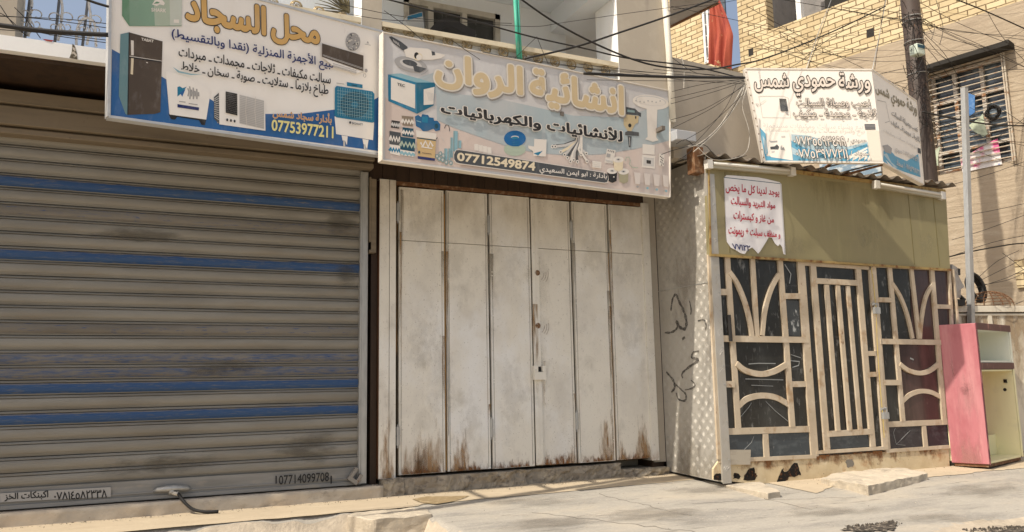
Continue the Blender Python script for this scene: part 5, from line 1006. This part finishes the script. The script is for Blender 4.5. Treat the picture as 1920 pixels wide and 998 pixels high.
# barred window at right
b = MB(); wrect(b, gs0-.05, gs1+.05, gz0-.05, gz1+.08, -.26, -.24); wB = b.build('window', M('blue_grey_glass', (.055, .07, .085), .12, layers=[((.20, .25, .29), (1.1, 1.1, .9), .5, .62, {'a': .8}), ((.03, .03, .03), (2, 2, 1), .52, .7)], spec=.6), BH)
b = MB()
for s in (gs0+.02, gs0+.45, gs0+.95, gs1-.02): wrect(b, s-.035, s+.035, gz0, gz1, -.2, -.12+.003*s)
wrect(b, gs0, gs1, gz0, gz0+.08, -.2, -.115); wrect(b, gs0, gs1, gz1-.07, gz1, -.2, -.115); wrect(b, gs0, gs1, gz0+1.45, gz0+1.53, -.2, -.117); wrect(b, gs0, gs1, gz0+.42, gz0+.48, -.2, -.116)
child(b, 'window_frame', M('rusty_white_frame', (.55, .50, .43), .6, layers=[((.35, .17, .07), (5, 5, 8), .5, .62)]), wB)
b = MB()
for i in range(19): z = gz0+.07+i*.112; b.tube([wp(gs0-.04, z, .06), wp(gs1+.04, z+.015*math.sin(i*2.3), .06)], .013, 5)
for s in (gs0-.02, gs0+.02, gs1+.02): b.tube([wp(s, gz0-.03, .075), wp(s, gz1, .075)], .018, 5)
child(b, 'window_bars', m_paint_w, wB)
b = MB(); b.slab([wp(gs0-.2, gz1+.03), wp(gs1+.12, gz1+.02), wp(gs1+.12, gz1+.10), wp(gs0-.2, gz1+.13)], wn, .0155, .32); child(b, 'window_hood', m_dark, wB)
wi = lambda px, py, d: wp(S_(px, py), Zw(px, py), d)
Zg2 = zm(1720, 80, .27057)
def cloth(name, label, pts, mat, d, cat='cloth'):
    b = MB(); b.slab([wi(*Zg2(*p), d) for p in pts], wn, -.006, .006); return tag(b.build(name, mat), label, cat)
cloth('cardboard_sheet', 'pink and white printed card sheet behind the window bars', [(304, 815), (500, 690), (560, 668), (592, 845), (318, 902)], M('pink_white_card', (.66, .62, .60), .7, layers=[((.62, .12, .26), (1.4, 1.4, 1.4), .46, .52), ((.12, .2, .45), (3, 3, 3), .66, .7), ((.30, .28, .27), 7, .56, .72, {'a': .7})]), .03, 'card')
cloth('plastic_bag', 'pale green plastic bag caught in the middle of the window bars', [(370, 580), (440, 530), (466, 500), (480, 575), (500, 640), (470, 660), (400, 620)], M('pale_green_plastic', (.42, .47, .34), .5, layers=[((.25, .27, .2), 6, .5, .7)]), .09, 'bag')
cloth('plastic_bag', 'pale green plastic bag at the lower left corner of the barred window', [(98, 790), (130, 760), (172, 726), (158, 800), (160, 860), (110, 850)], MATS['pale_green_plastic'], .1, 'bag')
cloth('blue_rag', 'blue cloth hanging high on the window bars beside the grey post', [(338, 340), (372, 360), (412, 375), (412, 490), (380, 515), (344, 500)], M('blue_cloth', (.06, .16, .36), .8, layers=[((.16, .27, .45), 9, .5, .7)]), .1)
b = MB(); c = wi(*Zg2(540, 495), .12)
for i in range(22):
    q = [c+wd*(random.uniform(.07, .15)*math.cos(t+i))+V((0, 0, random.uniform(.08, .16)*math.sin(t+i)))+wn*random.uniform(-.04, .04) for t in [k*.5 for k in range(10)]]
    b.tube(smooth_path(q, 2), .008, 4)
tag(b.build('cable_bundle', m_cable), 'black bundle of coiled cable hooked on the window bars', 'cable coil')
# red curtain between the two brick houses
cu = MB(); cu.c = 1; NU, NV = 26, 22
TLc, TRc, BLc, BRc = wi(1345, 5, .28), wi(1360, -2, .28), wi(1345, 126, .28), wi(1388, 134, .28)
for j in range(NV+1):
    v = j/NV; l = wi(1345, 5+v*121, .3); hw = 16+24*min(1, v*1.9)+3*math.sin(v*5)-4*max(0, v-.8)*5*.3; r = wi(1345+hw, 2+v*132, .3)
    for i in range(NU+1):
        u = i/NU; cu.v.append(l.lerp(r, u)+wn*(.085*math.sin(u*15+v*2.2)*(.5+.6*v)+.02*math.sin(u*41)))
for j in range(NV):
    for i in range(NU): a = j*(NU+1)+i; cu.f.append([a, a+1, a+NU+2, a+NU+1]); cu.mi.append(0)
o = cu.build('red_curtain', M('red_patterned_cloth', (.38, .085, .05), .85, layers=[((.20, .03, .03), (1.6, 1.6, .6), .46, .66), ((.50, .34, .17), (3, 3, 3), .64, .66)]), smooth=True)
tag(o, 'red patterned curtain hanging beside the white barred window', 'curtain')
# second barred window low behind the kiosk roof
lw_ = thing('slatted_shutter', 'blue and orange stacked slats behind the kiosk roof edge below the folded sign', 'shutter', tuple(wp(3.0, 4.6, .05)))
b = MB()
s0, s1 = S_(1655, 320), S_(1540, 310)
for i in range(8): z = 4.7+i*.2; b.slab([wp(s0, z), wp(s1, z-.05), wp(s1, z+.12), wp(s0, z+.16)], wn, .03, .06+.004*i, 0 if i > 2 else 1)
b.build('slat', [M('blue_slat', (.17, .24, .30), .5, layers=[((.45, .48, .48), (5, 5, 9), .5, .6)]), M('orange_slat', (.45, .19, .07), .6)], lw_)
# ================================================================== poles
c = PY(1707, 0, .2); up_ = thing('utility_pole', 'brown steel utility pole with a cable box strapped near its top', 'pole', (c.x, .2, 0))
b = MB(); b.tube([(c.x, .2, 0), (c.x, .2, 4), (c.x-.02, .2, 9.5)], [.17, .165, .15], 16); pl_ = b.build('shaft', m_pole, up_, smooth=True)
for py in (22, 30, 68, 128):
    z = PY(1708, py, .03).z; b = MB(); b.tube([(c.x+.172*math.cos(t), .2+.172*math.sin(t), z+.01*math.cos(t)) for t in [k*.4 for k in range(16)]], .008, 4, close=True); b.build('strap', m_galv, up_)
q = PY(1717, 92, .0); b = MB(); b.box(q.x-.09, q.x+.10, -.10, .06, q.z-.13, q.z+.06); bx_ = b.build('meter_box', M('pale_green_plastic_box', (.50, .56, .47), .5), up_, bevel=.02)
b = MB(); b.box(q.x-.08, q.x+.09, -.107, -.101, q.z-.02, q.z+.035); child(b, 'meter_window', TEALD, bx_)
gq0, gq1 = PY(1808, 165, -.35), PY(1822, 640, -.35); gp_ = thing('steel_post', 'plain grey galvanised square post rising in front of the barred window', 'pole', tuple(gq1))
b = MB(); b.bar(gq1+(gq1-gq0)*.45, gq0, .085, (0, -1, 0), -.04, .04); b.build('post', m_galv, gp_)
b = MB(); b.slab([gq0+V(p) for p in ((-.045, .045, .001), (.045, .045, .001), (.045, -.045, .001), (-.045, -.045, .001))], (0, 0, 1), 0, .006); b.build('cap', m_galv, gp_)
# ================================================================== old refrigerator
f0 = PZ(1856, 877, .20); ya = R_(16); fx_ = V((math.cos(ya), math.sin(ya), 0)); fy_ = V((-math.sin(ya), math.cos(ya), 0))
RF = thing('old_refrigerator', 'discarded pink refrigerator without doors, its yellow inside open, leaning by the kiosk', 'refrigerator', tuple(f0))
FW_ = (Plane(f0, V((math.sin(ya), -math.cos(ya), 0))).P(1919, 871)-f0).length; FH = 0
FH = PY(1838, 606, f0.y).z-f0.z
ln = (PY(1838, 606, f0.y)-f0); ln = V((ln.x, ln.y, ln.z)).normalized()*0+V((-.02, 0, 1))
def fp(u, v, z): return f0+fx_*u+fy_*v+V((0, 0, 1))*z+V((-.012, 0, 0))*z
# width of the pink flank from the photo
sdir = V((-.36, .933, 0)).normalized()
def fp(u, v, z): return f0+fx_*u+sdir*v+V((0, 0, 1))*z
m_pink = M('faded_pink_paint', (.44, .16, .175), .6, layers=[((.54, .26, .26), (6, 6, .7), .48, .70, {'a': .8}), ((.32, .085, .10), (2.5, 2.5, 1.2), .5, .7, {'a': .7}), ((.62, .36, .33), (16, 16, 3), .60, .74, {'a': .8, 'z': (.1, 1.1)}), ((.30, .09, .09), (9, 9, 12), .66, .76, {'a': .7})], bump=[((3, 3, 1.4), .25, .02)])
m_yel = M('yellow_plastic_liner', (.78, .73, .45), .5, layers=[((.66, .61, .34), (4, 4, 1), .48, .75, {'a': .6}), ((.70, .66, .42), 6, .55, .75)])
m_ice = M('pale_green_liner', (.76, .77, .66), .5, layers=[((.64, .66, .54), (4, 4, 2), .48, .75, {'a': .6})])
m_mar = M('maroon_trim', (.085, .03, .035), .45, layers=[((.30, .14, .13), (12, 12, 4), .55, .72)])
def fb8(b, u0, u1, v0, v1, z0, z1, mi=0): b.hexa([fp(u0, v0, z0), fp(u1, v0, z0), fp(u1, v1, z0), fp(u0, v1, z0), fp(u0, v0, z1), fp(u1, v0, z1), fp(u1, v1, z1), fp(u0, v1, z1)], mi)
zd0, zd1 = FH*.675, FH*.72
sn = V((sdir.y, -sdir.x, 0)); FD = V((Plane(f0, sn).P(1785, 876)-f0)[:2]).length
b = MB(); fb8(b, 0, .02, 0, FD, .04, FH); fb8(b, FW_-.02, FW_, 0, FD, .04, FH); fb8(b, .0205, FW_-.0205, FD-.03, FD, .04, FH-.001); fb8(b, .0202, FW_-.0202, .02, FD-.031, FH-.03, FH-.0005)
b.build('cabinet', m_pink, RF, bevel=.008)
b = MB(); fb8(b, -.003, FW_+.003, -.02, -.001, FH-.09, FH+.004); fb8(b, .0, FW_, -.018, -.001, zd0, zd1); fb8(b, -.002, .012, -.017, -.0012, .03, FH-.091); b.build('door_surround', m_mar, RF, bevel=.004)
b = MB(); fb8(b, .021, .04, 0.001, .5, .06, zd0-.004); fb8(b, FW_-.05, FW_-.03, .001, .5, .06, zd0-.004); fb8(b, .0405, FW_-.0505, .48, .5, .06, zd0-.004); fb8(b, .0403, FW_-.0503, .002, .479, .045, .075); fb8(b, .0403, FW_-.0503, .002, .479, zd0-.03, zd0-.0045)
for i in range(9): z = .42+i*.085; fb8(b, .06, FW_-.10, .455, .479, z, z+.035)
fb8(b, .0407, FW_-.051, .30, .4785, .0755, .36)
fb8(b, FW_-.05, FW_+.001, -.015, -.0015, .05, zd0-.005); b.build('lower_liner', m_yel, RF, bevel=.006)
b = MB(); fb8(b, .021, .04, 0.001, .45, zd1+.002, FH-.06); fb8(b, FW_-.05, FW_-.03, .001, .45, zd1+.002, FH-.06); fb8(b, .0405, FW_-.0505, .43, .45, zd1+.002, FH-.06); fb8(b, .0403, FW_-.0503, .002, .429, zd1+.003, zd1+.03); fb8(b, .0403, FW_-.0503, .002, .429, FH-.085, FH-.061)
fb8(b, .07, FW_-.12, .415, .4295, zd1+.16, zd1+.175); fb8(b, .07, FW_-.12, .415, .4295, zd1+.28, zd1+.29); fb8(b, FW_-.045, FW_+.001, -.015, -.0015, zd1+.001, FH-.092); b.build('freezer_liner', m_ice, RF, bevel=.006)
b = MB(); b.tube([fp(.16, .46, zd0-.14), fp(.36, .40, zd0-.13)], .04, 10); b.tube([fp(.36, .40, zd0-.13), fp(.40, .36, zd0-.128)], .065, 14); b.build('thermostat', M('yellowed_plastic', (.58, .52, .34), .5), RF, smooth=False)
b = MB(); b.tube([fp(FW_-.053, .12, zd0-.30), fp(FW_-.048, .12, zd0-.30)], .024, 10); b.box(fp(FW_-.06, .1, 0).x-.012, fp(FW_-.06, .1, 0).x+.012, fp(FW_-.06, .1, 0).y-.02, fp(FW_-.06, .1, 0).y+.02, f0.z+zd0-.2, f0.z+zd0-.15); b.build('switch', m_black, RF)
b = MB(); fb8(b, .02, FW_-.02, .02, FD-.03, -.0, .039); b.build('base_plate', m_rust, RF)
FR = decal_mat('fridge_grime', (.30, .13, .11), (6, 6, 2), .34, .62, 'up', (.46, .27, .24), .5); FP = decal_mat('pink_scuff', (.55, .33, .31), (9, 9, 1.2), .38, .64, 'blob', (.48, .24, .24), .45)
def fd(v0, v1, z0, z1, mt, nm): decal([fp(-.0012, v1, z0), fp(-.0012, v0, z0), fp(-.0012, v0, z1), fp(-.0012, v1, z1)], mt, nm, RF)
fd(.02, FD-.02, .05, .8, FR, 'grime'); fd(.3, FD-.1, .7, 1.9, FP, 'scuff'); fd(.05, .4, .5, 1.4, FP, 'scuff'); fd(.1, .3, .9, 1.15, decal_mat('fridge_dent_dirt', (.25, .08, .085), (12, 12, 12), .4, .64, 'blob', None, .4), 'dirt')
decal([fp(.05, -.0005+.461, .08), fp(FW_-.05, .4605, .08), fp(FW_-.05, .4605, .8), fp(.05, .4605, .8)], decal_mat('liner_grime', (.30, .26, .12), (4, 4, 3), .34, .62, 'up', (.4, .36, .18), .35), 'grime', RF)
# ================================================================== white cupboard behind it, with junk on top
cq = PY(1790, 574, -.25); ca = R_(-14); cx__ = V((math.cos(ca), math.sin(ca), 0)); cy__ = V((-math.sin(ca), math.cos(ca), 0))
cw = (PY(1905, 574, -.25)-cq).length*1.02
CB = thing('old_cupboard', 'stained white metal cupboard standing behind the pink refrigerator', 'cupboard', (cq.x, cq.y, .1))
def cp(u, v, z): return V((cq.x, cq.y, 0))+cx__*u+cy__*v+V((0, 0, z))
def cb8(b, u0, u1, v0, v1, z0, z1, mi=0): b.hexa([cp(u0, v0, z0), cp(u1, v0, z0), cp(u1, v1, z0), cp(u0, v1, z0), cp(u0, v0, z1), cp(u1, v0, z1), cp(u1, v1, z1), cp(u0, v1, z1)], mi)
zt = cq.z; m_cup = M('stained_white_enamel', (.62, .57, .46), .6, layers=[((.42, .34, .24), (3, 3, .7), .5, .72, {'a': .8}), (RUST, (9, 9, 4), .64, .74)])
b = MB(); cb8(b, .02, cw-.02, .02, .6, .1, zt-.12); b.build('body', m_cup, CB)
b = MB(); cb8(b, -.02, cw+.03, -.02, .63, zt-.1, zt); cb8(b, 0, cw, -.001, .6, zt-.155, zt-.121); b.build('top', m_cup, CB, bevel=.006)
b = MB(); cb8(b, .0, .07, -.012, .019, .1, zt-.156); cb8(b, cw-.07, cw, -.012, .019, .1, zt-.156); cb8(b, cw*.38, cw*.42, -.011, .018, .1, zt-.157); cb8(b, cw+.004, cw+.06, .0, .5, .1, zt-.2); b.build('door_frame', m_cup, CB)
CG = decal_mat('cupboard_grime', (.28, .2, .12), (4, 4, 1.2), .34, .62, 'down', (.38, .3, .2), .85)
for u0_, u1_ in ((.1, .5), (.45, .9), (.8, cw-.1)): decal([cp(u0_, .0185, .3), cp(u1_, .0185, .3), cp(u1_, .0185, zt-.16), cp(u0_, .0185, zt-.16)], CG, 'grime', CB)
co = MB(); c = PY(1829, 540, -.1)
for i, (r, dx) in enumerate(((.235, 0), (.215, .03), (.245, -.03), (.2, .06), (.228, -.06))):
    co.tube([c+V((math.cos(t)*r*.75+dx*.4, dx+.05*math.sin(t), math.sin(t)*r)) for t in [k*math.pi/14 for k in range(28)]], .022, 6, close=True)
tag(co.build('hose_coil', m_black, smooth=True), 'coil of black hose standing on the white cupboard behind the grey post', 'hose')
dm = MB(); c = cp(cw*.55, .25, zt+.005); r = .36
for i in range(8): a = i*math.pi/8; dm.tube([c+V((math.cos(a)*r*math.cos(t), math.sin(a)*r*math.cos(t), .26*math.sin(t))) for t in [k*math.pi/14 for k in range(15)]], .005, 4)
for j in range(1, 7): t = j*math.pi/14; dm.tube([c+V((math.cos(a)*r*math.cos(t), math.sin(a)*r*math.cos(t), .26*math.sin(t))) for a in [k*math.pi/12 for k in range(24)]], .005, 4, close=True)
tag(dm.build('wire_dome', m_rust), 'rusty wire mesh dome lying on top of the white cupboard', 'wire dome')
rg = MB(); rg.c = 1; Zr = zm(1740, 470, .2305)
pts = [(170, 115), (215, 140), (222, 200), (255, 270), (275, 300), (240, 320), (205, 345), (190, 280), (178, 200)]
rg.slab([PY(*Zr(*p), -.55) for p in pts], nf, 0, .05); rg.slab([PY(*Zr(*p), -.5) for p in ((205, 330), (240, 318), (236, 385), (205, 392))], nf, 0, .06)
tag(rg.build('grey_rag', M('grey_plastic_sheet', (.40, .38, .34), .7, layers=[((.26, .24, .21), 7, .5, .7)], bump=[(7, .8, .05)])), 'crumpled grey plastic sheet wedged between the kiosk corner and the cupboard', 'sheet')
rg = MB(); c = PY(*Zr(255, 340), -.3); rg.box(c.x-.18, c.x+.05, -.35, -.1, zt+.0, zt+.1); rg.tube([c+V((-.1, 0, .0)), c+V((.1, 0, -.12))], .03, 8); rg.tube([PY(*Zr(228, 150), -.3), PY(*Zr(230, 200), -.3)], .06, 10)
tag(rg.build('scrap', m_black), 'dark scrap metal heaped on the left end of the white cupboard', 'scrap')
cw_ = MB(); c = PY(1918, 640, .2)
for i in range(4): cw_.tube([c+V((math.cos(t)*(.2+.02*i), .03*i, math.sin(t)*(.25+.03*i)-.05*i)) for t in [k*.45 for k in range(14)]], .012, 5, close=True)
tag(cw_.build('cable_coil', m_cable), 'coil of dark wire hanging on the plaster wall right of the refrigerator', 'cable coil')
# ================================================================== cables
GA = 'cables strung across the fronts'
def cable(pts, ys, r, label, nm='overhead_cable', mat=None, grp=GA, k=6):
    n = len(pts); yy = ys if isinstance(ys, (list, tuple)) else [ys]*n
    if len(yy) == 2 and n != 2: yy = [yy[0]+(yy[1]-yy[0])*i/(n-1) for i in range(n)]
    b = MB(); b.tube(smooth_path([PY(*p, y) for p, y in zip(pts, yy)], k), r*(.68 if r > .01 else .52), 5)
    return tag(b.build(nm, mat or m_cable, smooth=True), label, 'cable', grp)
L_THIN = 'thin dark cable, one strand of the tangle strung across the house fronts'
cable([(-40, 42), (60, 56), (130, 62), (203, 66)], -1.75, .030, 'thick black bundled cable running in front of the terrace railing')
cable([(158, -2), (180, 6), (204, 13)], -1.75, .017, 'short black cable crossing the sky above the terrace railing')
for p in ([(-30, 28), (80, 36), (204, 53)], [(-20, 30), (120, 36), (204, 45)], [(-20, 20), (10, 30), (50, 68)], [(20, 50), (110, 68), (204, 81)], [(0, 10), (24, 45), (48, 66)], [(27, 14), (45, 32), (60, 50), (76, 72)], [(-10, 55), (90, 63), (204, 76)]): cable(p, -1.5, .007, L_THIN)
cable([(976, -2), (1040, 42), (1120, 84), (1200, 116), (1262, 128), (1330, 130), (1378, 122), (1440, 108), (1560, 60), (1660, 12)], [-1.7, -1.7, -1.7, -1.6, -1.5, -1.2, -1.0, -.6, -.1, .1], .016, 'thick black cable sagging from the balcony top down past the red curtain')
cable([(985, 110), (1080, 88), (1160, 62), (1260, 28), (1345, -4)], -1.65, .017, 'thick black cable rising from the green pole to the slab above the red curtain')
cable([(715, -4), (800, 18), (890, 40), (1000, 70), (1100, 92), (1180, 110), (1300, 125), (1390, 147)], [-1.6]*6+[-1.5, -1.3, -1.1], .013, 'long black cable crossing the balcony window and sloping down to the folded sign')
cable([(1095, 138), (1180, 142), (1280, 145), (1396, 146)], -1.62, .026, 'thick black cable bundle level with the top edge of the folded sign')
for p in ([(630, 6), (760, 32), (900, 44), (1000, 50), (1060, 42), (1200, 22), (1350, 2)], [(640, 24), (720, 37), (800, 40), (960, 44)], [(720, 20), (762, 50), (792, 76)], [(845, 74), (870, 92), (900, 112)], [(1007, 70), (1017, 95), (1028, 120)], [(965, 110), (990, 85), (1007, 69)], [(905, 98), (980, 112), (1100, 128), (1250, 138)], [(950, 105), (1060, 122), (1180, 140), (1270, 143)], [(1085, 120), (1200, 134), (1300, 142), (1390, 148)], [(1100, 150), (1260, 152), (1396, 152)], [(1100, 130), (1200, 138), (1280, 150), (1400, 158)], [(1260, 172), (1320, 158), (1396, 148)], [(1258, 185), (1330, 168), (1396, 150)], [(1258, 195), (1340, 172), (1398, 152)], [(1258, 225), (1320, 205), (1398, 160)], [(1262, 240), (1340, 200), (1396, 158)], [(1260, 108), (1300, 135), (1340, 142)], [(1380, 160), (1362, 200), (1330, 240), (1300, 272)], [(1393, 170), (1360, 225), (1310, 276)], [(1280, 265), (1330, 235), (1396, 175)], [(1225, 130), (1330, 140), (1390, 145)], [(1262, 18), (1330, 10), (1420, -8)], [(1258, 12), (1400, 42), (1500, 60)]): cable(p, -1.55, .006, L_THIN)
for p, l in (([(1396, 160), (1385, 190), (1345, 245), (1300, 285)], 'white cable drooping left of the folded sign to the kiosk roof'), ([(1400, 165), (1392, 200), (1405, 250), (1395, 290), (1340, 300), (1310, 278)], 'white cable looping down left of the folded sign over the tube light'), ([(1392, 165), (1350, 235), (1310, 270), (1290, 274)], 'pale cable in a loose curve above the junction box'), ([(1278, 107), (1283, 130), (1282, 168)], 'white cable end dangling beside the drain pipe')): cable(p, -1.35, .008, l, mat=m_cablew)
for p, l in (([(1268, 270), (1285, 262), (1300, 275), (1288, 290), (1272, 300)], 'black cable loop drooping over the pale junction box'), ([(1240, 290), (1270, 280), (1320, 272), (1350, 300), (1400, 292)], 'black cable running from the faded sign corner to the kiosk roof')): cable(p, -1.3, .008, l)
# from the utility pole
for p in ([(1400, 145), (1480, 128), (1560, 70), (1640, 35), (1710, 40)], [(1470, 0), (1600, 22), (1710, 40), (1800, 60), (1920, 68)], [(1500, 5), (1640, 30), (1760, 52), (1920, 75)], [(1580, 14), (1700, 28), (1800, 75), (1930, 130)], [(1725, 5), (1790, 40), (1860, 70), (1930, 95)], [(1725, 42), (1780, 60), (1850, 90), (1930, 130)], [(1730, 60), (1770, 100), (1800, 150)], [(1735, 70), (1760, 100), (1785, 118)], [(1728, 80), (1755, 110), (1790, 160)], [(1660, 0), (1650, 60), (1640, 130)], [(1560, 0), (1540, 60), (1515, 128)], [(1755, 0), (1768, 50), (1762, 84)], [(1850, 20), (1880, 70), (1925, 118)], [(1735, 130), (1800, 165), (1870, 200), (1930, 240)], [(1735, 210), (1800, 222), (1870, 228), (1930, 232)], [(1735, 215), (1800, 240), (1870, 262), (1930, 268)], [(1738, 220), (1810, 250), (1930, 275)], [(1735, 205), (1760, 240), (1790, 256)], [(1640, 142), (1690, 130), (1735, 128)], [(1690, 175), (1715, 140), (1730, 110)], [(1745, 180), (1830, 160), (1930, 110)], [(1770, 300), (1850, 270), (1930, 215)], [(1730, 155), (1810, 135), (1930, 130)], [(1780, 410), (1860, 395), (1930, 380)], [(1785, 450), (1850, 430), (1930, 400)], [(1785, 480), (1860, 455), (1930, 440)], [(1790, 345), (1860, 325), (1930, 300)], [(1830, 530), (1880, 505), (1930, 480)], [(1830, 540), (1890, 520), (1930, 500)], [(1835, 520), (1870, 490), (1910, 470)], [(1880, 475), (1900, 490), (1930, 515)], [(1838, 535), (1890, 525), (1935, 505)], [(1905, 570), (1930, 560)]):
    cable(p, -.1, .009, 'thin dark cable, one strand of the tangle around the brown utility pole', grp='cables around the utility pole')
for i in range(26):
    x0 = 1722+random.uniform(-4, 14); y0 = random.uniform(10, 230); x1 = random.choice((1935, 1935, 1460, 1400)); y1 = y0+random.uniform(-60, 130) if x1 > 1800 else random.uniform(-10, 140); sg_ = random.uniform(4, 26)
    cable([(x0, y0), ((2*x0+x1)/3, (2*y0+y1)/3+sg_*.9), ((x0+2*x1)/3, (y0+2*y1)/3+sg_), (x1, y1)], -.12 if x1 > 1800 else [0, -.3, -.8, -1.3], random.uniform(.004, .0075), 'thin dark cable, one strand of the tangle around the brown utility pole', grp='cables around the utility pole')
cable([(1730, 210), (1800, 225), (1870, 235), (1935, 236)], -.15, .022, 'thick black cable leaving the utility pole across the barred window', grp='cables around the utility pole')
cable([(1780, -6), (1850, 22), (1930, 58)], -.15, .018, 'thick black cable in the top right corner above the barred window', grp='cables around the utility pole')
cable([(1778, 482), (1830, 470), (1900, 458), (1940, 456)], .0, .018, 'thick dark cable along the plaster wall above the cupboard', grp='cables around the utility pole')
b = MB(); c0 = PY(1718, 150, .05)
for i in range(34):
    z0 = random.uniform(-.9, 1.5); x0 = random.uniform(-.18, .2); pts = [c0+V((x0, random.uniform(-.06, .0), z0))]
    for k in range(5): pts.append(pts[-1]+V((random.uniform(-.14, .15), random.uniform(-.05, .03), random.uniform(-.22, .14))))
    b.tube(smooth_path(pts, 4), .005, 4)
tag(b.build('wire_tangle', m_cable), 'messy tangle of thin wires wound round the brown utility pole', 'wires', kind='stuff')
# stay wires of the folded sign
for p, l in (([(1560, -4), (1535, 60), (1512, 129)], 'left grey stay wire holding up the folded sign'), ([(1662, -4), (1650, 60), (1636, 130)], 'right grey stay wire holding up the folded sign')): cable(p, [.9, -.2, -1.42 if p[0][0] < 1600 else -1.75], .009, l, 'stay_wire', m_galv, 'stay wires of the folded sign', 2)
# palm fronds glimpsed on the balcony
pf = MB(); c = PY(655, 24, -.3)
for i in range(16):
    a = R_(95+i*6+random.uniform(-4, 4)); q = [c+V((math.cos(a)*t, random.uniform(-.02, .02), math.sin(a)*t-.25*t*t)) for t in (0, .12, .25, .4)]; pf.tube(q, [.008, .010, .007, .002], 4)
tag(pf.build('dry_palm', M('dry_fronds', (.13, .11, .06), .8)), 'dry palm fronds behind the cream balcony rail left of the pier', 'plant')
